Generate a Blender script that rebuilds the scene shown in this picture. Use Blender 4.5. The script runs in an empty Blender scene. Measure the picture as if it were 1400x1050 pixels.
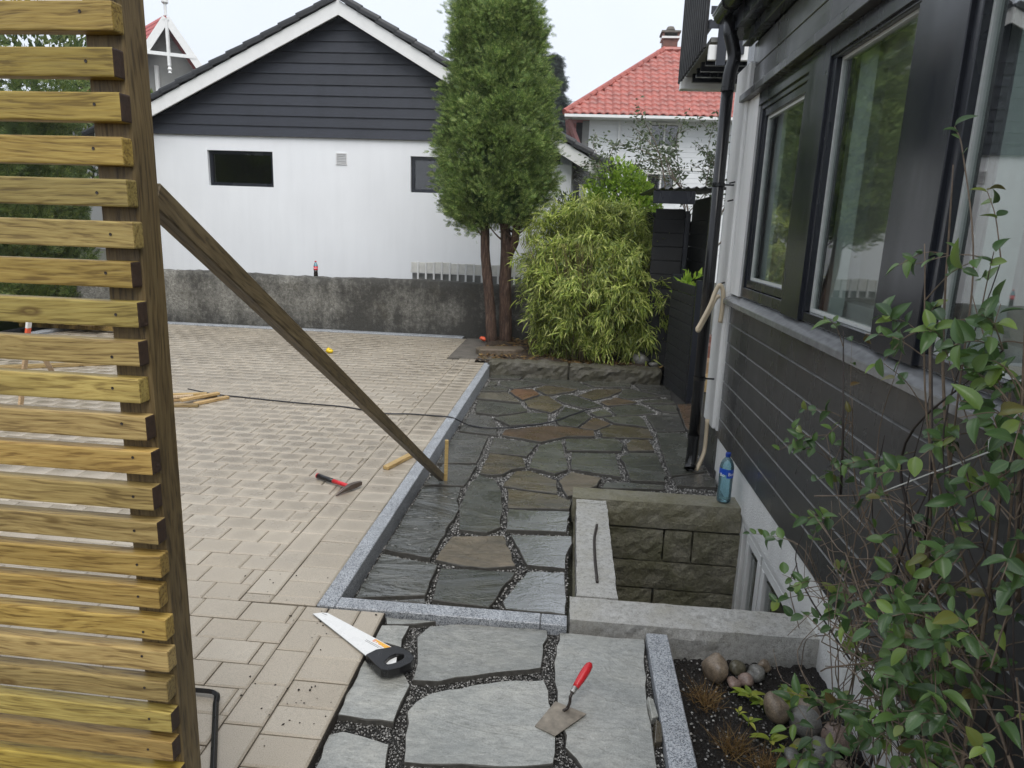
import bpy, bmesh, math, random
import numpy as np
from mathutils import Vector, Matrix

R = math.radians
rng = random.Random(11)
nr = np.random.default_rng(11)
S = bpy.context.scene
COL = S.collection

# ---------------------------------------------------------------- camera
EYE = Vector((0.0, 0.0, 1.65))
CAM_M = Matrix(((0.99532499, -0.05391548, 0.08013291),
                (0.08998048, 0.21615999, -0.97220284),
                (0.03509525, 0.97486818, 0.22000078)))
cam_d = bpy.data.cameras.new('camera')
cam_d.sensor_width = 36.0
cam_d.lens = 36.0 * 940.0 / 1400.0
cam_d.clip_start = 0.02
cam_d.clip_end = 2000.0
cam = bpy.data.objects.new('camera', cam_d)
COL.objects.link(cam)
cam.matrix_world = Matrix.Translation(EYE) @ CAM_M.to_4x4()
S.camera = cam

# ---------------------------------------------------------------- sky: rain overcast
SUN_EL, SUN_AZ = R(58), R(158)          # azimuth from +Y, clockwise
world = bpy.data.worlds.new('World')
S.world = world
world.use_nodes = True
wt = world.node_tree
bg = wt.nodes['Background']
sky = wt.nodes.new('ShaderNodeTexSky')
sky.sky_type = 'NISHITA'
sky.sun_disc = False
sky.sun_elevation = SUN_EL
sky.sun_rotation = SUN_AZ
sky.dust_density = 5.0
tc = wt.nodes.new('ShaderNodeTexCoord')
cn = wt.nodes.new('ShaderNodeTexNoise')
cn.inputs['Scale'].default_value = 1.7
cn.inputs['Detail'].default_value = 4.0
wt.links.new(tc.outputs['Generated'], cn.inputs['Vector'])
cr = wt.nodes.new('ShaderNodeMapRange')
cr.inputs['From Min'].default_value = 0.3
cr.inputs['From Max'].default_value = 0.7
cr.inputs['To Min'].default_value = 0.90
cr.inputs['To Max'].default_value = 1.07
wt.links.new(cn.outputs['Fac'], cr.inputs['Value'])
mx = wt.nodes.new('ShaderNodeMix')
mx.data_type = 'RGBA'
mx.inputs[0].default_value = 0.93       # cloud cover over the clear sky
wt.links.new(sky.outputs['Color'], mx.inputs[6])
mx.inputs[7].default_value = (8.35, 8.95, 9.9, 1)
sc_ = wt.nodes.new('ShaderNodeVectorMath')
sc_.operation = 'SCALE'
wt.links.new(mx.outputs[2], sc_.inputs[0])
wt.links.new(cr.outputs['Result'], sc_.inputs['Scale'])
wt.links.new(sc_.outputs[0], bg.inputs['Color'])
bg.inputs['Strength'].default_value = 0.060

sun_d = bpy.data.lights.new('sun', 'SUN')
sun_d.energy = 1.5
sun_d.angle = R(55)
sun_d.color = (1.0, 0.98, 0.95)
sun = bpy.data.objects.new('sun', sun_d)
COL.objects.link(sun)
sd = Vector((math.sin(SUN_AZ) * math.cos(SUN_EL), math.cos(SUN_AZ) * math.cos(SUN_EL), math.sin(SUN_EL)))
sun.rotation_euler = sd.to_track_quat('Z', 'Y').to_euler()
sun.location = (0, 0, 30)

S.view_settings.view_transform = 'Standard'
S.view_settings.look = 'None'
S.view_settings.exposure = 0.96
S.view_settings.gamma = 1.0
S.view_settings.use_curve_mapping = False
S.cycles.max_bounces = 8
S.cycles.transparent_max_bounces = 12
S.cycles.caustics_reflective = False
S.cycles.caustics_refractive = False

# ---------------------------------------------------------------- object helpers
def link(o, parent=None):
    COL.objects.link(o)
    if parent is not None:
        o.parent = parent
        if parent.parent is None and parent.type == 'EMPTY':
            o.matrix_parent_inverse = Matrix.Translation(-Vector(parent.location))
    return o

def tag(o, label, cat, group=None):
    o['label'] = label
    o['category'] = cat
    if group: o['group'] = group
    return o

def thing(name, label, cat, loc=(0, 0, 0), group=None):
    o = bpy.data.objects.new(name, None)
    o.location = loc
    o.empty_display_size = 0.1
    COL.objects.link(o)
    return tag(o, label, cat, group)

def structure(o, label=None):
    o['kind'] = 'structure'
    if label: o['label'] = label
    return o

class MB:
    """collects faces for one mesh"""
    def __init__(s):
        s.v = []; s.f = []; s.uv = None
    def add(s, v, f):
        b = len(s.v)
        s.v += [tuple(p) for p in v]
        s.f += [tuple(i + b for i in q) for q in f]
        return s
    def box(s, x0, x1, y0, y1, z0, z1):
        v = [(x0, y0, z0), (x1, y0, z0), (x1, y1, z0), (x0, y1, z0), (x0, y0, z1), (x1, y0, z1), (x1, y1, z1), (x0, y1, z1)]
        return s.add(v, [(0, 3, 2, 1), (4, 5, 6, 7), (0, 1, 5, 4), (1, 2, 6, 5), (2, 3, 7, 6), (3, 0, 4, 7)])
    def beam(s, a, b, w, h, up=(0, 0, 1)):
        a, b = Vector(a), Vector(b)
        d = (b - a).normalized()
        side = d.cross(Vector(up))
        if side.length < 1e-4: side = d.cross(Vector((0, 1, 0)))
        side.normalize()
        u = side.cross(d).normalized()
        v = []
        for p in (a, b):
            for i, j in ((-1, -1), (1, -1), (1, 1), (-1, 1)):
                v.append(p + side * (i * w / 2) + u * (j * h / 2))
        return s.add(v, [(0, 1, 2, 3), (7, 6, 5, 4), (0, 4, 5, 1), (1, 5, 6, 2), (2, 6, 7, 3), (3, 7, 4, 0)])
    def prism(s, poly, z0, z1):
        """poly counter-clockwise in xy; z may be numbers or functions of (x,y)"""
        f0 = z0 if callable(z0) else (lambda x, y: z0)
        f1 = z1 if callable(z1) else (lambda x, y: z1)
        n = len(poly)
        v = [(x, y, f0(x, y)) for x, y in poly] + [(x, y, f1(x, y)) for x, y in poly]
        f = [tuple(range(n - 1, -1, -1)), tuple(range(n, 2 * n))]
        f += [(i, (i + 1) % n, n + (i + 1) % n, n + i) for i in range(n)]
        return s.add(v, f)
    def tube(s, path, r, n=8, caps=True):
        P = [Vector(p) for p in path]
        rr = r if isinstance(r, (list, tuple)) else [r] * len(P)
        v = []; f = []
        ref = Vector((0, 0, 1))
        for i, p in enumerate(P):
            d = (P[min(i + 1, len(P) - 1)] - P[max(i - 1, 0)])
            if d.length < 1e-9: d = Vector((0, 0, 1))
            d.normalize()
            if i == 0:
                a = d.cross(ref)
                if a.length < 0.1: a = d.cross(Vector((1, 0, 0)))
            else:
                a = a - d * a.dot(d)
                if a.length < 1e-6: a = d.cross(Vector((1, 0.3, 0)))
            a.normalize()
            b = d.cross(a)
            for k in range(n):
                t = 2 * math.pi * k / n
                v.append(p + (a * math.cos(t) + b * math.sin(t)) * rr[i])
        for i in range(len(P) - 1):
            for k in range(n):
                k2 = (k + 1) % n
                f.append((i * n + k, i * n + k2, (i + 1) * n + k2, (i + 1) * n + k))
        if caps:
            f.append(tuple(range(n - 1, -1, -1)))
            f.append(tuple((len(P) - 1) * n + k for k in range(n)))
        return s.add(v, f)
    def lathe(s, prof, o, n=20, axis=None):
        """prof: list of (radius, height)"""
        o = Vector(o)
        q = Vector((0, 0, 1)).rotation_difference(Vector(axis)) if axis is not None else None
        v = []; f = []
        for r, h in prof:
            for k in range(n):
                t = 2 * math.pi * k / n
                p = Vector((r * math.cos(t), r * math.sin(t), h))
                if q: p = q @ p
                v.append(o + p)
        for i in range(len(prof) - 1):
            for k in range(n):
                k2 = (k + 1) % n
                f.append((i * n + k, i * n + k2, (i + 1) * n + k2, (i + 1) * n + k))
        if prof[0][0] > 1e-6: f.append(tuple(range(n - 1, -1, -1)))
        if prof[-1][0] > 1e-6: f.append(tuple((len(prof) - 1) * n + k for k in range(n)))
        return s.add(v, f)
    def mesh(s, name, bevel=0.0, smooth=False, seg=1, jitter=0.0):
        me = bpy.data.meshes.new(name)
        me.from_pydata(s.v, [], s.f)
        if bevel or jitter:
            bm = bmesh.new(); bm.from_mesh(me)
            if bevel:
                bmesh.ops.bevel(bm, geom=bm.edges[:], offset=bevel, segments=seg, affect='EDGES', profile=0.6)
            if jitter:
                for q in bm.verts:
                    q.co += Vector((rng.uniform(-1, 1), rng.uniform(-1, 1), rng.uniform(-1, 1))) * jitter
            bm.to_mesh(me); bm.free()
        if smooth:
            me.polygons.foreach_set('use_smooth', [True] * len(me.polygons))
        me.update()
        return me
    def build(s, name, mat, parent=None, bevel=0.0, smooth=False, seg=1, jitter=0.0):
        me = s.mesh(name, bevel, smooth, seg, jitter)
        me.materials.append(mat)
        return link(bpy.data.objects.new(name, me), parent)

def arr_mesh(name, V, F, mat, parent=None, smooth=False):
    """fast mesh from arrays; F has one row per face"""
    V = np.asarray(V, dtype=np.float32).reshape(-1, 3)
    F = np.asarray(F, dtype=np.int32)
    me = bpy.data.meshes.new(name)
    me.vertices.add(len(V)); me.vertices.foreach_set('co', V.ravel())
    k = F.shape[1]
    me.loops.add(F.size); me.loops.foreach_set('vertex_index', F.ravel())
    me.polygons.add(len(F))
    me.polygons.foreach_set('loop_start', np.arange(len(F), dtype=np.int32) * k)
    try:
        me.polygons.foreach_set('loop_total', np.full(len(F), k, dtype=np.int32))
    except Exception:
        pass
    if smooth: me.polygons.foreach_set('use_smooth', [True] * len(F))
    me.update(calc_edges=True)
    me.validate()
    me.materials.append(mat)
    return link(bpy.data.objects.new(name, me), parent)

def inst(src, name, loc, rot=(0, 0, 0), parent=None, scale=None):
    o = bpy.data.objects.new(name, src)
    o.location = loc; o.rotation_euler = rot
    if scale is not None: o.scale = scale
    return link(o, parent)

def bez(pts, n):
    """Catmull-Rom through points"""
    P = [Vector(p) for p in pts]
    P = [P[0] * 2 - P[1]] + P + [P[-1] * 2 - P[-2]]
    out = []
    for i in range(1, len(P) - 2):
        for k in range(n):
            t = k / n
            a, b, c, d = P[i - 1], P[i], P[i + 1], P[i + 2]
            out.append(0.5 * ((2 * b) + (c - a) * t + (2 * a - 5 * b + 4 * c - d) * t * t + (3 * b - a - 3 * c + d) * t ** 3))
    out.append(P[-2])
    return out

# ---------------------------------------------------------------- materials
class NT:
    def __init__(s, name):
        s.m = bpy.data.materials.new(name)
        s.m.use_nodes = True
        s.t = s.m.node_tree
        s.b = s.t.nodes['Principled BSDF']
        s._pos = None
    def node(s, typ, **kw):
        n = s.t.nodes.new(typ)
        for k, v in kw.items(): setattr(n, k, v)
        return n
    def put(s, sock, val):
        if isinstance(val, bpy.types.NodeSocket): s.t.links.new(val, sock)
        elif isinstance(val, (tuple, list)) and len(val) == 3 and sock.type == 'RGBA': sock.default_value = (*val, 1)
        else: sock.default_value = val
    @property
    def pos(s):
        if s._pos is None: s._pos = s.node('ShaderNodeNewGeometry').outputs['Position']
        return s._pos
    def obj(s): return s.node('ShaderNodeTexCoord').outputs['Object']
    def rnd(s):
        return s.math('FRACT', s.math('ADD', s.node('ShaderNodeObjectInfo').outputs['Random'],
                      s.node('ShaderNodeNewGeometry').outputs['Random Per Island']))
    def map(s, vec, scale=(1, 1, 1), loc=(0, 0, 0), rot=(0, 0, 0)):
        n = s.node('ShaderNodeMapping')
        s.put(n.inputs['Vector'], vec)
        n.inputs['Scale'].default_value = scale
        s.put(n.inputs['Location'], loc)
        n.inputs['Rotation'].default_value = rot
        return n.outputs[0]
    def noise(s, scale, detail=3, rough=0.55, vec=None, dist=0.0, col=False):
        n = s.node('ShaderNodeTexNoise')
        s.put(n.inputs['Vector'], vec if vec is not None else s.pos)
        n.inputs['Scale'].default_value = scale
        n.inputs['Detail'].default_value = detail
        n.inputs['Roughness'].default_value = rough
        n.inputs['Distortion'].default_value = dist
        return n.outputs['Color' if col else 'Fac']
    def voro(s, scale, vec=None, feature='F1', out='Distance', rand=1.0):
        n = s.node('ShaderNodeTexVoronoi', feature=feature)
        s.put(n.inputs['Vector'], vec if vec is not None else s.pos)
        n.inputs['Scale'].default_value = scale
        n.inputs['Randomness'].default_value = rand
        return n.outputs[out]
    def ramp(s, fac, stops, interp='LINEAR'):
        n = s.node('ShaderNodeValToRGB')
        s.put(n.inputs['Fac'], fac)
        e = n.color_ramp.elements
        n.color_ramp.interpolation = interp
        while len(e) < len(stops): e.new(0.5)
        for q, (p, c) in zip(e, stops):
            q.position = p
            q.color = (*c, 1) if isinstance(c, tuple) else (c, c, c, 1)
        return n.outputs['Color']
    def rng(s, v, a, b, c, d):
        n = s.node('ShaderNodeMapRange')
        s.put(n.inputs['Value'], v)
        for k, q in zip(('From Min', 'From Max', 'To Min', 'To Max'), (a, b, c, d)): n.inputs[k].default_value = q
        return n.outputs[0]
    def math(s, op, a, b=0.0, clamp=False):
        n = s.node('ShaderNodeMath', operation=op, use_clamp=clamp)
        s.put(n.inputs[0], a); s.put(n.inputs[1], b)
        return n.outputs[0]
    def mix(s, fac, a, b, mode='MIX'):
        n = s.node('ShaderNodeMix', data_type='RGBA', blend_type=mode)
        s.put(n.inputs[0], fac)
        s.put(n.inputs[6], a); s.put(n.inputs[7], b)
        return n.outputs[2]
    def bump(s, h, strength=0.5, dist=0.01, normal=None):
        n = s.node('ShaderNodeBump')
        s.put(n.inputs['Height'], h)
        n.inputs['Strength'].default_value = strength
        n.inputs['Distance'].default_value = dist
        if normal is not None: s.put(n.inputs['Normal'], normal)
        return n.outputs[0]
    def done(s, col=None, rough=None, normal=None, metal=None, spec=None, **kw):
        for k, v in (('Base Color', col), ('Roughness', rough), ('Normal', normal), ('Metallic', metal), ('Specular IOR Level', spec)):
            if v is not None: s.put(s.b.inputs[k], v)
        for k, v in kw.items(): s.put(s.b.inputs[k.replace('_', ' ')], v)
        return s.m

def flat(name, col, rough=0.5, metal=0.0, var=0.15, scale=30, bump=0.0):
    m = NT(name)
    n = m.noise(scale, 4)
    c = m.mix(1.0, col, m.ramp(n, [(0.25, 1 - var), (0.75, 1 + var)]), 'MULTIPLY')
    nm = m.bump(n, bump, 0.004) if bump else None
    return m.done(c, m.rng(n, 0.3, 0.7, max(rough - 0.08, 0.02), min(rough + 0.08, 1)), nm, metal)

M = {}
def mk_paver():
    m = NT('concrete_paver')
    r = m.rnd()
    base = m.ramp(r, [(0, (0.390, 0.338, 0.264)), (0.35, (0.450, 0.394, 0.314)), (0.7, (0.420, 0.364, 0.285)), (1, (0.485, 0.430, 0.346))])
    sp = m.noise(320, 2, 0.6)
    base = m.mix(1.0, base, m.ramp(sp, [(0.3, 0.72), (0.5, 1.0), (0.72, 1.18)]), 'MULTIPLY')
    base = m.mix(m.ramp(m.noise(210, 2, 0.5), [(0.68, 0.0), (0.74, 0.75)]), base, (0.07, 0.06, 0.05))
    big = m.noise(1.1, 3)
    base = m.mix(1.0, base, m.ramp(big, [(0.3, 0.86), (0.7, 1.1)]), 'MULTIPLY')
    # damp patch that dries from the paver's rim inwards
    uv = m.node('ShaderNodeUVMap').outputs[0]
    ctr = m.node('ShaderNodeVectorMath', operation='DISTANCE')
    m.put(ctr.inputs[0], uv); ctr.inputs[1].default_value = (0.5, 0.5, 0)
    d = m.math('ADD', ctr.outputs['Value'], m.math('MULTIPLY', m.math('SUBTRACT', m.noise(14, 3), 0.5), 0.55))
    damp = m.ramp(d, [(0.22, 1.0), (0.46, 0.0)])
    damp = m.math('MULTIPLY', damp, m.rng(m.noise(0.7, 2), 0.4, 0.6, 0.3, 1.0))
    py = m.node('ShaderNodeSeparateXYZ'); m.put(py.inputs[0], m.pos)
    soak = m.math('ADD', py.outputs[1], m.math('MULTIPLY', m.noise(1.6, 3), 1.6))
    soak = m.rng(soak, 3.4, 5.4, 0.0, 1.0)
    damp = m.math('MULTIPLY', damp, soak)
    base = m.mix(m.math('MULTIPLY', soak, 0.24), base, (0.10, 0.082, 0.062))
    col = m.mix(m.math('MULTIPLY', damp, 0.48), base, (0.10, 0.082, 0.06))
    rough = m.math('SUBTRACT', m.rng(m.noise(5, 3), 0.35, 0.65, 0.26, 0.46), m.math('MULTIPLY', damp, 0.10))
    h = m.math('ADD', m.noise(420, 2), m.math('MULTIPLY', m.noise(45, 3), 1.4))
    return m.done(col, rough, m.bump(h, 0.35, 0.003), spec=0.6)
M['paver'] = mk_paver()

def mk_slab(name, c1, c2, c3, wet=0.2, lay=1.0, ior=1.5, bs=0.5):
    m = NT(name)
    w = m.node('ShaderNodeObjectInfo').outputs['Random']
    off = m.node('ShaderNodeCombineXYZ')
    m.put(off.inputs[2], m.math('MULTIPLY', w, 40.0))
    p = m.node('ShaderNodeVectorMath', operation='ADD')
    m.put(p.inputs[0], m.pos); m.put(p.inputs[1], off.outputs[0])
    p = p.outputs[0]
    n1 = m.noise(3.2, 5, 0.6, m.map(p, (1, 1.8, 1), rot=(0, 0, 0.35)), 0.6)
    n2 = m.noise(26, 5, 0.65, m.map(p, (1, 2.4, 1), rot=(0, 0, 0.2)))
    n3 = m.noise(190, 2, 0.6, p)
    col = m.ramp(n1, [(0.28, c2), (0.5, c1), (0.74, c3)])
    col = m.mix(1.0, col, m.ramp(n2, [(0.3, 0.72), (0.7, 1.22)]), 'MULTIPLY')
    col = m.mix(1.0, col, m.ramp(n3, [(0.3, 0.8), (0.7, 1.2)]), 'MULTIPLY')
    col = m.mix(1.0, col, m.rng(w, 0, 1, 0.82, 1.2), 'MULTIPLY')
    col = m.mix(m.ramp(m.noise(95, 3, 0.6, p), [(0.64, 0.0), (0.74, 0.7)]), col, tuple(q * 0.35 for q in c2))
    # cleft layers: steps along contour lines of a soft noise
    st = m.noise(2.3, 4, 0.5, m.map(p, (0.8, 1.9, 1), rot=(0, 0, 0.25)), 1.2)
    step = m.math('FRACT', m.math('MULTIPLY', st, 9.0))
    step = m.ramp(step, [(0.0, 0.0), (0.08, 1.0), (1.0, 0.15)])
    h = m.math('ADD', m.math('MULTIPLY', step, 0.55 * lay), m.math('MULTIPLY', n2, 0.7))
    h = m.math('ADD', h, m.math('MULTIPLY', n3, 0.10))
    rip = m.noise(75, 3, 0.55, p, 0.5)
    h = m.math('ADD', h, m.math('MULTIPLY', rip, 0.35))
    rough = m.rng(m.noise(4.5, 4, 0.6, p), 0.36, 0.64, wet, wet + 0.3)
    return m.done(col, rough, m.bump(h, bs, 0.006), spec=0.5, IOR=ior)
M['g'] = mk_slab('slate_grey_green', (0.060, 0.062, 0.050), (0.038, 0.042, 0.036), (0.085, 0.082, 0.062), 0.09, 1.2, 1.85, 0.6)
M['w'] = mk_slab('slate_wet_dark', (0.072, 0.071, 0.064), (0.048, 0.049, 0.045), (0.102, 0.098, 0.085), 0.05, 1.0, 2.1, 0.6)
M['ww'] = mk_slab('slate_puddled', (0.080, 0.080, 0.074), (0.055, 0.057, 0.054), (0.11, 0.108, 0.096), 0.02, 0.6, 3.8, 0.36)
M['wl'] = mk_slab('slate_wet_cleft', (0.085, 0.087, 0.076), (0.060, 0.062, 0.055), (0.12, 0.118, 0.10), 0.06, 2.2, 2.1, 0.9)
M['t'] = mk_slab('slate_olive_brown', (0.080, 0.066, 0.042), (0.048, 0.044, 0.033), (0.115, 0.092, 0.058), 0.09, 1.2, 1.85, 0.6)
M['tan'] = mk_slab('slate_tan', (0.135, 0.112, 0.078), (0.085, 0.075, 0.055), (0.19, 0.155, 0.11), 0.26, 1.6)
M['o'] = mk_slab('slate_rust', (0.115, 0.062, 0.033), (0.07, 0.045, 0.028), (0.15, 0.088, 0.045), 0.22)
M['o2'] = mk_slab('slate_brown', (0.088, 0.064, 0.043), (0.055, 0.045, 0.034), (0.12, 0.088, 0.05), 0.22)
M['r'] = mk_slab('slate_red_brown', (0.085, 0.056, 0.037), (0.060, 0.046, 0.032), (0.115, 0.075, 0.045), 0.2)
M['b'] = mk_slab('slate_buff', (0.090, 0.082, 0.060), (0.058, 0.056, 0.045), (0.13, 0.112, 0.085), 0.2)
M['f'] = mk_slab('slate_pale_grey', (0.265, 0.268, 0.245), (0.200, 0.207, 0.192), (0.335, 0.330, 0.295), 0.10, 0.5, 1.8, 0.5)

def mk_granite(name, lo, mid, hi, scale=260, rough=0.45, bump=0.25):
    m = NT(name)
    a = m.voro(scale, out='Color')
    sep = m.node('ShaderNodeSeparateColor'); m.put(sep.inputs[0], a)
    c = m.ramp(sep.outputs[0], [(0.0, lo), (0.22, lo), (0.3, mid), (0.62, mid), (0.72, hi), (1, hi)])
    n = m.noise(9, 4)
    c = m.mix(1.0, c, m.ramp(n, [(0.3, 0.82), (0.7, 1.1)]), 'MULTIPLY')
    h = m.math('ADD', sep.outputs[0], m.math('MULTIPLY', m.noise(60, 4), 1.5))
    return m.done(c, m.rng(n, 0.3, 0.7, rough - 0.12, rough + 0.12), m.bump(h, bump, 0.003))
M['granite'] = mk_granite('granite_kerb', (0.13, 0.14, 0.155), (0.30, 0.32, 0.345), (0.46, 0.475, 0.495))

def mk_oldstone(name, c1, c2, moss, rough=0.6, mossamt=0.5, bs=0.8):
    m = NT(name)
    n1 = m.noise(5, 5, 0.65); n2 = m.noise(38, 5, 0.7); n3 = m.noise(230, 2)
    c = m.ramp(n2, [(0.28, c2), (0.6, c1), (0.8, tuple(min(1, q * 1.35) for q in c1))])
    c = m.mix(m.ramp(n1, [(0.5 - 0.25 * mossamt, 0.0), (0.72 - 0.2 * mossamt, 0.75)]), c, moss)
    c = m.mix(1.0, c, m.ramp(n3, [(0.3, 0.7), (0.7, 1.3)]), 'MULTIPLY')
    h = m.math('ADD', m.math('MULTIPLY', n1, 3.0), m.math('ADD', n2, m.math('MULTIPLY', n3, 0.25)))
    return m.done(c, m.rng(n2, 0.3, 0.7, rough - 0.2, rough + 0.1), m.bump(h, bs, 0.012))
M['oldstone'] = mk_oldstone('old_split_granite', (0.24, 0.225, 0.165), (0.085, 0.08, 0.06), (0.115, 0.112, 0.055), 0.5, 0.5, 1.0)
M['coping'] = mk_oldstone('worn_granite_coping', (0.42, 0.415, 0.395), (0.27, 0.262, 0.24), (0.33, 0.315, 0.27), 0.36, 0.2, 0.3)
M['coping2'] = mk_oldstone('mossy_granite_coping', (0.26, 0.245, 0.19), (0.14, 0.132, 0.10), (0.16, 0.148, 0.085), 0.45, 0.5)
M['bedstone'] = mk_oldstone('mossy_kerb_stone', (0.12, 0.11, 0.088), (0.045, 0.042, 0.034), (0.06, 0.055, 0.03), 0.62, 0.6)
M['flatstone'] = mk_oldstone('brown_flat_stone', (0.16, 0.12, 0.085), (0.09, 0.068, 0.05), (0.10, 0.085, 0.05), 0.65, 0.4)

def mk_wood(name, c1, c2, c3, axis=0, rough=0.5, scale=1.0, knots=True):
    """grain runs along the given local axis"""
    m = NT(name)
    o = m.obj()
    w = m.node('ShaderNodeObjectInfo').outputs['Random']
    off = m.node('ShaderNodeCombineXYZ')
    for i in range(3): m.put(off.inputs[i], m.math('MULTIPLY', w, (37.0, 91.0, 53.0)[i]))
    p = m.node('ShaderNodeVectorMath', operation='ADD')
    m.put(p.inputs[0], o); m.put(p.inputs[1], off.outputs[0]); p = p.outputs[0]
    st = [1, 1, 1]; st[axis] = 0.06
    warp = m.noise(3.0 * scale, 3, 0.5, m.map(p, tuple(0.45 if i == axis else 1.5 for i in range(3))), col=True)
    wv = m.node('ShaderNodeVectorMath', operation='SCALE'); m.put(wv.inputs[0], warp); wv.inputs['Scale'].default_value = 0.10
    q = m.node('ShaderNodeVectorMath', operation='ADD'); m.put(q.inputs[0], p); m.put(q.inputs[1], wv.outputs[0])
    g = m.noise(170 * scale, 3, 0.55, m.map(q.outputs[0], tuple(st)))
    g2 = m.noise(300 * scale, 2, 0.6, m.map(p, tuple(0.03 if i == axis else 1 for i in range(3))))
    big = m.noise(5 * scale, 3, 0.5, m.map(p, tuple(0.4 if i == axis else 1 for i in range(3))))
    c = m.ramp(g, [(0.36, c2), (0.46, c1), (0.62, c3)])
    c = m.mix(1.0, c, m.ramp(g2, [(0.3, 0.82), (0.7, 1.12)]), 'MULTIPLY')
    c = m.mix(1.0, c, m.ramp(big, [(0.3, 0.8), (0.7, 1.15)]), 'MULTIPLY')
    hs = m.node('ShaderNodeHueSaturation')
    m.put(hs.inputs['Color'], c)
    m.put(hs.inputs['Value'], m.rng(w, 0, 1, 0.8, 1.16))
    m.put(hs.inputs['Hue'], m.rng(m.math('FRACT', m.math('MULTIPLY', w, 7.31)), 0, 1, 0.488, 0.512))
    m.put(hs.inputs['Saturation'], m.rng(m.math('FRACT', m.math('MULTIPLY', w, 3.7)), 0, 1, 0.85, 1.08))
    c = hs.outputs[0]
    if knots:
        v = m.voro(1.0, m.map(p, tuple(4.2 if i == axis else 11 for i in range(3))))
        kc = m.ramp(v, [(0.0, 0.75), (0.03, 0.35), (0.06, 0.85), (0.085, 0.6), (0.13, 0.0)])
        c = m.mix(kc, c, (c2[0] * 0.5, c2[1] * 0.42, c2[2] * 0.36))
    return m.done(c, m.rng(g2, 0.3, 0.7, rough - 0.1, rough + 0.12), m.bump(g, 0.35, 0.002))
TW = ((0.325, 0.222, 0.053), (0.190, 0.122, 0.027), (0.410, 0.295, 0.080))
M['wood_x'] = mk_wood('treated_pine_slat', *TW, axis=0)
M['wood_z'] = mk_wood('treated_pine_post', (0.200, 0.134, 0.040), (0.105, 0.068, 0.020), (0.26, 0.182, 0.06), axis=2)
M['wood_brace'] = mk_wood('treated_pine_brace', (0.165, 0.118, 0.044), (0.085, 0.058, 0.021), (0.22, 0.162, 0.065), axis=0)
M['wood_cut'] = mk_wood('fresh_timber', (0.42, 0.27, 0.075), (0.28, 0.17, 0.045), (0.52, 0.36, 0.12), axis=0)
M['wood_pale'] = mk_wood('pale_planed_timber', (0.52, 0.37, 0.21), (0.38, 0.25, 0.13), (0.6, 0.45, 0.27), axis=2)
M['endgrain'] = flat('wet_end_grain', (0.055, 0.032, 0.020), 0.6, var=0.4, scale=120, bump=0.3)

def mk_render(name, col, bump, scale, rough=0.75, stain=0.12):
    m = NT(name)
    n = m.noise(scale, 4, 0.6); b = m.noise(1.3, 4); st = m.noise(2.0, 4, 0.6, m.map(m.pos, (3, 3, 0.35)))
    c = m.mix(1.0, col, m.ramp(b, [(0.3, 1 - stain * 0.6), (0.7, 1.02)]), 'MULTIPLY')
    c = m.mix(1.0, c, m.ramp(st, [(0.3, 1 - stain), (0.6, 1.0)]), 'MULTIPLY')
    return m.done(c, rough, m.bump(n, bump, 0.006))
M['white_wall'] = mk_render('white_smooth_render', (0.83, 0.845, 0.865), 0.06, 60, 0.7, 0.04)
M['roughcast'] = mk_render('white_roughcast', (0.80, 0.80, 0.785), 1.0, 85, 0.65, 0.14)
M['white_paint'] = flat('white_paint', (0.78, 0.78, 0.76), 0.4, var=0.05, scale=8)
M['white_paint_worn'] = flat('weathered_white_paint', (0.72, 0.71, 0.66), 0.6, var=0.16, scale=9)
M['white_boards'] = flat('white_weatherboard', (0.76, 0.77, 0.77), 0.5, var=0.04, scale=3)

def mk_black(name, c, rough=0.34, streak=0.25, grain=True):
    m = NT(name)
    p = m.obj()
    a = m.noise(70, 3, 0.55, m.map(m.pos, (0.12, 0.05, 1.0)))
    b = m.noise(3.2, 4, 0.6, m.map(m.pos, (1, 1, 0.3)))
    w = m.node('ShaderNodeObjectInfo').outputs['Random']
    col = m.mix(1.0, c, m.rng(w, 0, 1, 0.85, 1.18), 'MULTIPLY')
    col = m.mix(1.0, col, m.ramp(a, [(0.3, 1 - streak), (0.7, 1 + streak)]), 'MULTIPLY')
    return m.done(col, m.rng(b, 0.3, 0.7, rough - 0.1, rough + 0.14), m.bump(a, 0.12, 0.003) if grain else None)
M['black_board'] = mk_black('black_painted_board', (0.056, 0.057, 0.059), 0.28, 0.10)
M['black_trim'] = mk_black('black_painted_trim', (0.016, 0.018, 0.024), 0.22, 0.1, False)
M['black_garage'] = mk_black('blue_black_weatherboard', (0.023, 0.026, 0.036), 0.5)
M['sheen_edge'] = flat('painted_sheen_board_edge', (0.19, 0.19, 0.185), 0.4, var=0.3, scale=14)  # sky sheen along the board edges, painted in as a paler grey
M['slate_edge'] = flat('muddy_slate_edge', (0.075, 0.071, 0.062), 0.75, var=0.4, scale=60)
M['black_pipe'] = mk_black('black_metal_pipe', (0.010, 0.010, 0.011), 0.2, 0.1, False)
M['black_matt'] = flat('matt_black_stain', (0.012, 0.012, 0.013), 0.7, var=0.2)
M['sill'] = flat('wet_painted_sill', (0.19, 0.195, 0.20), 0.18, var=0.2, scale=25, bump=0.05)
M['grey_frame'] = flat('pale_grey_window_bead', (0.62, 0.64, 0.62), 0.35, var=0.08)
M['tile_black'] = flat('black_roof_tile', (0.020, 0.021, 0.023), 0.5, var=0.3, scale=22, bump=0.4)
M['tile_red'] = flat('red_clay_tile', (0.31, 0.078, 0.058), 0.36, var=0.38, scale=3.0, bump=0.1)
M['tile_red_far'] = flat('old_red_tile', (0.40, 0.07, 0.06), 0.5, var=0.3, scale=2.0)

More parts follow.
